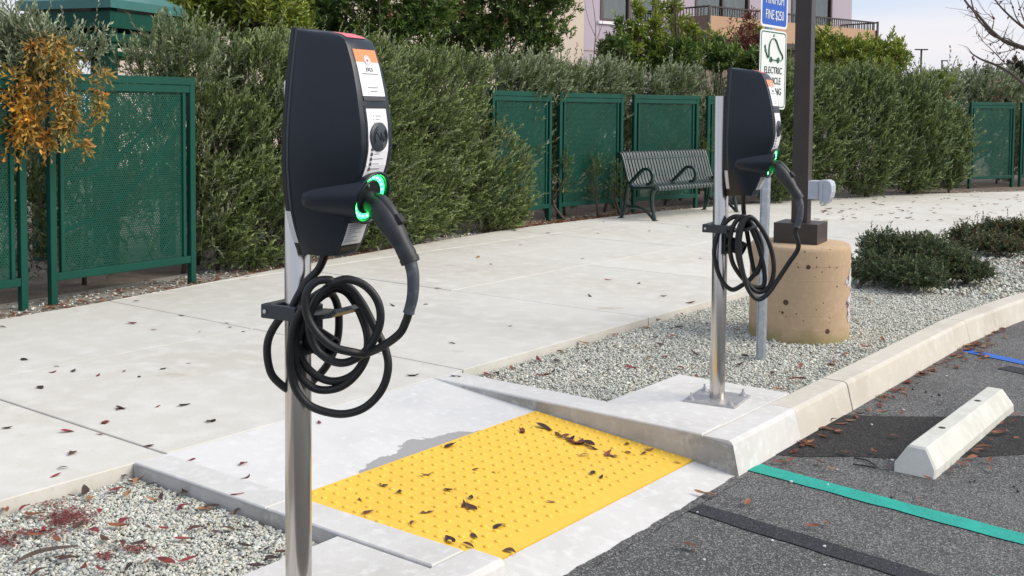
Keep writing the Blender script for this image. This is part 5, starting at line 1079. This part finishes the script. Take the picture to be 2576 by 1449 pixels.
scatter([(1322, 380), (1100, 640), (715, 735), (845, 793), (1300, 778), (1510, 848), (1425, 912), (1508, 940), (508, 868), (210, 893), (580, 988), (985, 1080), (895, 1115), (1320, 1235), (1535, 1200), (1480, 1280), (1850, 1340), (1735, 620), (1548, 595), (1110, 985), (1770, 1115), (1960, 245)], .2778, 766.7, 1022.2, ['dark', 'brown', 'dark', 'brown'], .047, 'curled dry {c} leaf lying on the yellow tactile pad', 'leaves on the yellow pad', .003, padz)
scatter([(775, 625), (1207, 508), (1225, 597), (1385, 605), (1435, 565), (1730, 697), (855, 808), (440, 1095), (960, 845), (135, 380), (515, 418)], .2469, 1277.8, 996.7, ['dark', 'brown', 'rust', 'tan'], .042, 'curled dry {c} leaf lying on the yellow tactile pad', 'leaves on the yellow pad', .003, padz)
scatter([(360, 190), (420, 205), (500, 230), (560, 250), (610, 270), (650, 275), (700, 300), (760, 295), (820, 310), (880, 335), (1030, 375), (1080, 390), (640, 290), (730, 312)], .2469, 1277.8, 999, ['brown', 'dark', 'rust'], .065, '{c} leaf caught against the kerb beside the yellow pad', 'leaves along the return kerb', .003, padz)
SWL = 'small dry {c} leaf lying on the pale pavement slabs'; SWG = 'leaves on the pavement'
scatter([(200, 860), (1115, 385), (1075, 570), (1255, 617), (1628, 635), (1850, 567), (1870, 598), (460, 918), (610, 957), (800, 992), (1010, 960), (1140, 1003), (1330, 942), (1535, 895), (345, 1090), (990, 1268), (1283, 1245), (1510, 1238), (865, 1380), (1735, 1365), (60, 1423), (1480, 502), (2018, 187), (1985, 635), (430, 967), (20, 600)], .30865, 0, 639, ['dark', 'brown', 'red', 'rust', 'dark'], .050, SWL, SWG)
scatter([(945, 22), (830, 133), (1660, 120), (525, 203), (780, 225), (550, 370), (487, 487), (435, 545), (1160, 315), (1490, 425), (1900, 453), (1850, 690), (2485, 133), (1915, 560), (57, 175)], .3224, 0, 1022, ['red', 'dark', 'red', 'brown'], .048, SWL, SWG)
scatter([(1015, 347), (1100, 388), (1680, 353), (765, 543), (470, 653), (685, 643), (1212, 781), (855, 893), (1845, 487), (2045, 510), (2195, 590), (2365, 633), (1720, 590), (2105, 178), (1775, 192), (1815, 117), (605, 1098), (2430, 352), (2345, 153), (1460, 192), (1290, 267), (875, 1105)], .3968, 798.6, 511.1, ['dark', 'brown', 'rust', 'tan'], .055, SWL, SWG)
farp = []
for _ in range(110):
    p = on_ground(R.uniform(2050, 2576), R.uniform(488, 560))
    if redge(p[1]) > p[0] > ledge(p[1]): farp.append((p[0], p[1], .003))
LGL = '{c} leaf lying on the gravel beside the wide-looped charger'; LGG = 'leaves on the near gravel'
lgp = [(1040, 520), (960, 560), (1060, 600), (1180, 630), (1220, 680), (1190, 755), (1270, 730), (1450, 815), (1415, 690), (1645, 810), (1600, 830), (1815, 870), (1850, 840), (1840, 930), (1625, 948), (1770, 975), (1950, 965), (925, 1105), (1425, 1060), (1900, 1110), (2080, 1140), (2000, 1270), (2130, 1210), (1470, 1220), (1160, 965), (1280, 975), (1530, 980), (1665, 1012), (810, 1300), (1000, 1280), (1130, 1240), (1300, 1225), (640, 1280), (510, 1210), (800, 1070), (300, 1320), (280, 1030), (130, 1040), (40, 830), (190, 815), (270, 860), (100, 930), (330, 985), (920, 960), (980, 920), (790, 840), (990, 710), (900, 680), (650, 690), (680, 740), (560, 720), (1000, 665), (2195, 1170), (720, 1000), (440, 1060), (620, 960), (220, 900), (1080, 1090)]
scatter(lgp, .3224, 0, 1022, ['red', 'brown', 'rust', 'brown', 'tan', 'red', 'dark'], .058, LGL, LGG, .008, lambda p: -.043)
RGL = 'dry {c} leaf lying on the gravel around the tan lamp base'; RGG = 'leaves on the wide gravel bed'
scatter([(1085, 1050), (1230, 1010), (1350, 1015), (1510, 1005), (1410, 960), (1540, 945), (1650, 925), (1690, 893), (1940, 850), (2020, 915), (2160, 710), (2310, 710), (2290, 790), (2430, 690), (1430, 1100), (2390, 960), (2090, 760), (2200, 980), (2410, 740), (1130, 1090), (1000, 1100), (1880, 800), (2060, 760), (1990, 1050), (2300, 1050), (1700, 1010), (1840, 790), (1500, 1075)], .3968, 798.6, 511.1, ['rust', 'brown', 'red', 'tan', 'dark'], .06, RGL, RGG, .008, lambda p: -.038)
for _ in range(85):
    p = on_ground(R.uniform(1600, 2560), R.uniform(680, 960))
    if -3.5 < p[0] < -2.2 and 4.4 < p[1] < 9.4: p[2] = -.036; drop(p, R.choice(['rust', 'brown', 'rust', 'tan', 'dark']), .06, RGL, RGG, .008)
RDL = 'dry {c} leaf lying on the asphalt near the wheel stop'; RDG = 'leaves on the asphalt'
scatter([(725, 790), (635, 855), (850, 860), (990, 805), (1140, 800), (915, 895), (1250, 720), (470, 880), (260, 1035), (220, 1025), (820, 1205), (890, 1190), (1105, 580), (1190, 590), (1310, 505), (1515, 535), (1290, 595), (1560, 900), (1600, 870), (1760, 895), (1430, 945), (1905, 730), (1890, 640), (1910, 600), (1700, 790), (1770, 740), (1800, 700), (1830, 650), (1760, 850), (890, 700), (960, 690), (700, 850), (1215, 885), (1385, 1060), (155, 1305), (920, 630), (1690, 800), (1730, 780), (1660, 830), (1640, 860), (1840, 690)], .4709, 1661, 766.8, ['tan', 'rust', 'brown', 'rust'], .055, RDL, RDG, .012, lambda p: -.137)
footp = [(-1.94+abs(R.gauss(0, .035))+.01, 4.3+(R.random()**.8)*3.9, -.134) for _ in range(90)]+[(-1.88+R.gauss(0, .06), 7.15+R.gauss(0, .25), -.132) for _ in range(40)]
for x, y in ((735, 420), (640, 470), (915, 345), (1095, 240)):
    p = on_ground(1661+x*.4709, 766.8+y*.4709); p[2] = -.02; drop(p, 'rust', .10, RGL, RGG, .004)
print('leaves', cnt)
# uncountable litter: along the fence, and red scraps on the near gravel
def litter(name, pts, size, cols, label):
    n = len(pts); V = []; F = []; C = []
    for p in pts:
        vs, fs = LV[R.randrange(12)]; a = R.uniform(0, 6.28); s_ = size*R.uniform(.6, 1.3); ca, sa = math.cos(a)*s_, math.sin(a)*s_; o_ = len(V); c = np.array(R.choice(cols))*R.uniform(.6, 1.2)
        V += [(p[0]+x*ca-y*sa, p[1]+x*sa+y*ca, p[2]+z*s_) for x, y, z in vs]; F += [tuple(q+o_ for q in f) for f in fs]; C += [c]*len(vs)
    o = big_mesh(name, np.array(V), np.array(F), M['leaf'], np.array(C)); return tag(o, label, 'leaf litter', kind='stuff')
LC_ = [(.25, .085, .035), (.15, .06, .03), (.32, .17, .07), (.21, .05, .03)]
litter('leaf_litter', farp, .085, LC_, 'scattered rusty leaves on the pavement by the broad hedge shrub')
litter('leaf_litter', [p for p in footp if p[0] > -1.945], .06, LC_, 'brown leaves gathered along the kerb foot on the asphalt')
pts = []
for _ in range(2400):
    y = R.choice((R.uniform(2.5, 8), R.uniform(9.5, 15.5), R.uniform(9.8, 13), R.uniform(19, 24.5))); pts.append((ledge(y)-abs(R.gauss(0, .22))+.02, y, -.008))
litter('leaf_litter', pts, .06, LC_, 'rusty leaf litter along the foot of the green fence')
pts = [(R.gauss(-2.2, .5), R.gauss(11.0, .35), -.035) for _ in range(120)]; litter('leaf_litter', [p for p in pts if redge(p[1]) < p[0] < -1.6], .07, LC_, 'rusty leaf litter between the two low shrubs')
pts = []
for cx, cy, sx, sy, n in ((550, 860, 90, 40, 300), (350, 730, 70, 30, 140), (30, 1060, 60, 30, 110), (280, 985, 130, 14, 110), (1080, 1110, 60, 18, 60), (820, 1170, 50, 20, 60), (450, 900, 60, 25, 80)):
    for _ in range(n): p = at(.3224*(cx+R.gauss(0, sx)), 1022+.3224*(cy+R.gauss(0, sy)), -.04); pts.append((p[0], p[1], -.037))
pts = [p for p in pts if -3.61 < p[0] < -2.55 and p[1] < 2.35]; litter('red_scraps', pts, .016, [(.24, .05, .045), (.30, .07, .06), (.18, .035, .035)], 'crumbled red leaf scraps strewn on the near gravel')
# strip of bark on the near gravel
b0 = at(.3224*100, 1022+.3224*1250, -.035); b1 = at(.3224*600, 1022+.3224*1105, -.035); bk = thing('bark_strip', 'long curled strip of brown bark on the near gravel', 'bark', (*((b0+b1)/2)[:2], -.04)); c_ = (b0+b1)/2
mb = MB(); T = np.linspace(0, 1, 12); vs = []
dirb = unit(b1-b0); nb2 = np.array([-dirb[1], dirb[0], 0])
for t in T:
    p = b0+(b1-b0)*t-c_+nb2*.008*math.sin(t*5)+np.array([0, 0, .012+.012*math.sin(3.1*t)]); w = .011*(.45+math.sin(math.pi*t)*.55)
    for k in range(5): a = math.pi*k/4; vs.append(p+nb2*w*math.cos(a)+np.array([0, 0, w*.8*math.sin(a)]))
mb.add(vs, [(i*5+k, i*5+k+1, i*5+6+k, i*5+5+k) for i in range(11) for k in range(4)]).build('bark_curl', M['bark'], bk, True)
# bent black strip, pebbles and a white scrap on the asphalt
q = [at(1661+.4709*x, 766.8+.4709*y, -.132) for x, y in ((1030, 852), (1085, 858), (1155, 868), (1120, 838), (1085, 825), (1035, 818))]; bs_ = thing('plastic_strip', 'bent black plastic strip on the asphalt by the wheel stop', 'plastic strip', tuple(q[0]))
MB().tube(spline([p-q[0] for p in q], 5), .0035, 6).build('strip', M['pipe'], bs_, True)
pm = []
for k in range(4):
    bmx = bmesh.new(); bmesh.ops.create_icosphere(bmx, subdivisions=1, radius=1)
    for v in bmx.verts: v.co *= R.uniform(.7, 1.15)
    m_ = MB(); m_.bm(bmx); pm.append([m_.mesh('pebble', M['label']), m_.mesh('pebble', M['pipe']), m_.mesh('pebble', M['kerbc'])])
pp = [(598, 1258), (877, 1290), (877, 1390), (235, 1362), (155, 1305), (198, 1108), (895, 960), (945, 880), (700, 945), (1235, 1030), (1890, 970), (1910, 995), (1655, 945), (1680, 940), (1490, 480), (1420, 465), (1450, 490), (1350, 450), (1620, 640), (1240, 830), (1130, 640), (1300, 560), (1530, 380), (1700, 265)]
for i, (x, y) in enumerate(pp):
    p = at(1661+.4709*x, 766.8+.4709*y, -.135); dk = i in (9, 10, 11, 12, 13, 14, 15, 16, 17, 18)
    o = link('pebble', R.choice(pm)[1 if dk else 0], None, tuple(p)); s_ = R.uniform(.005, .010); o.scale = (s_, s_*.9, s_*.7)
    tag(o, 'small dark pebble lying loose on the asphalt' if dk else 'small white pebble lying loose on the asphalt', 'pebble', 'dark pebbles on the asphalt' if dk else 'white pebbles on the asphalt')
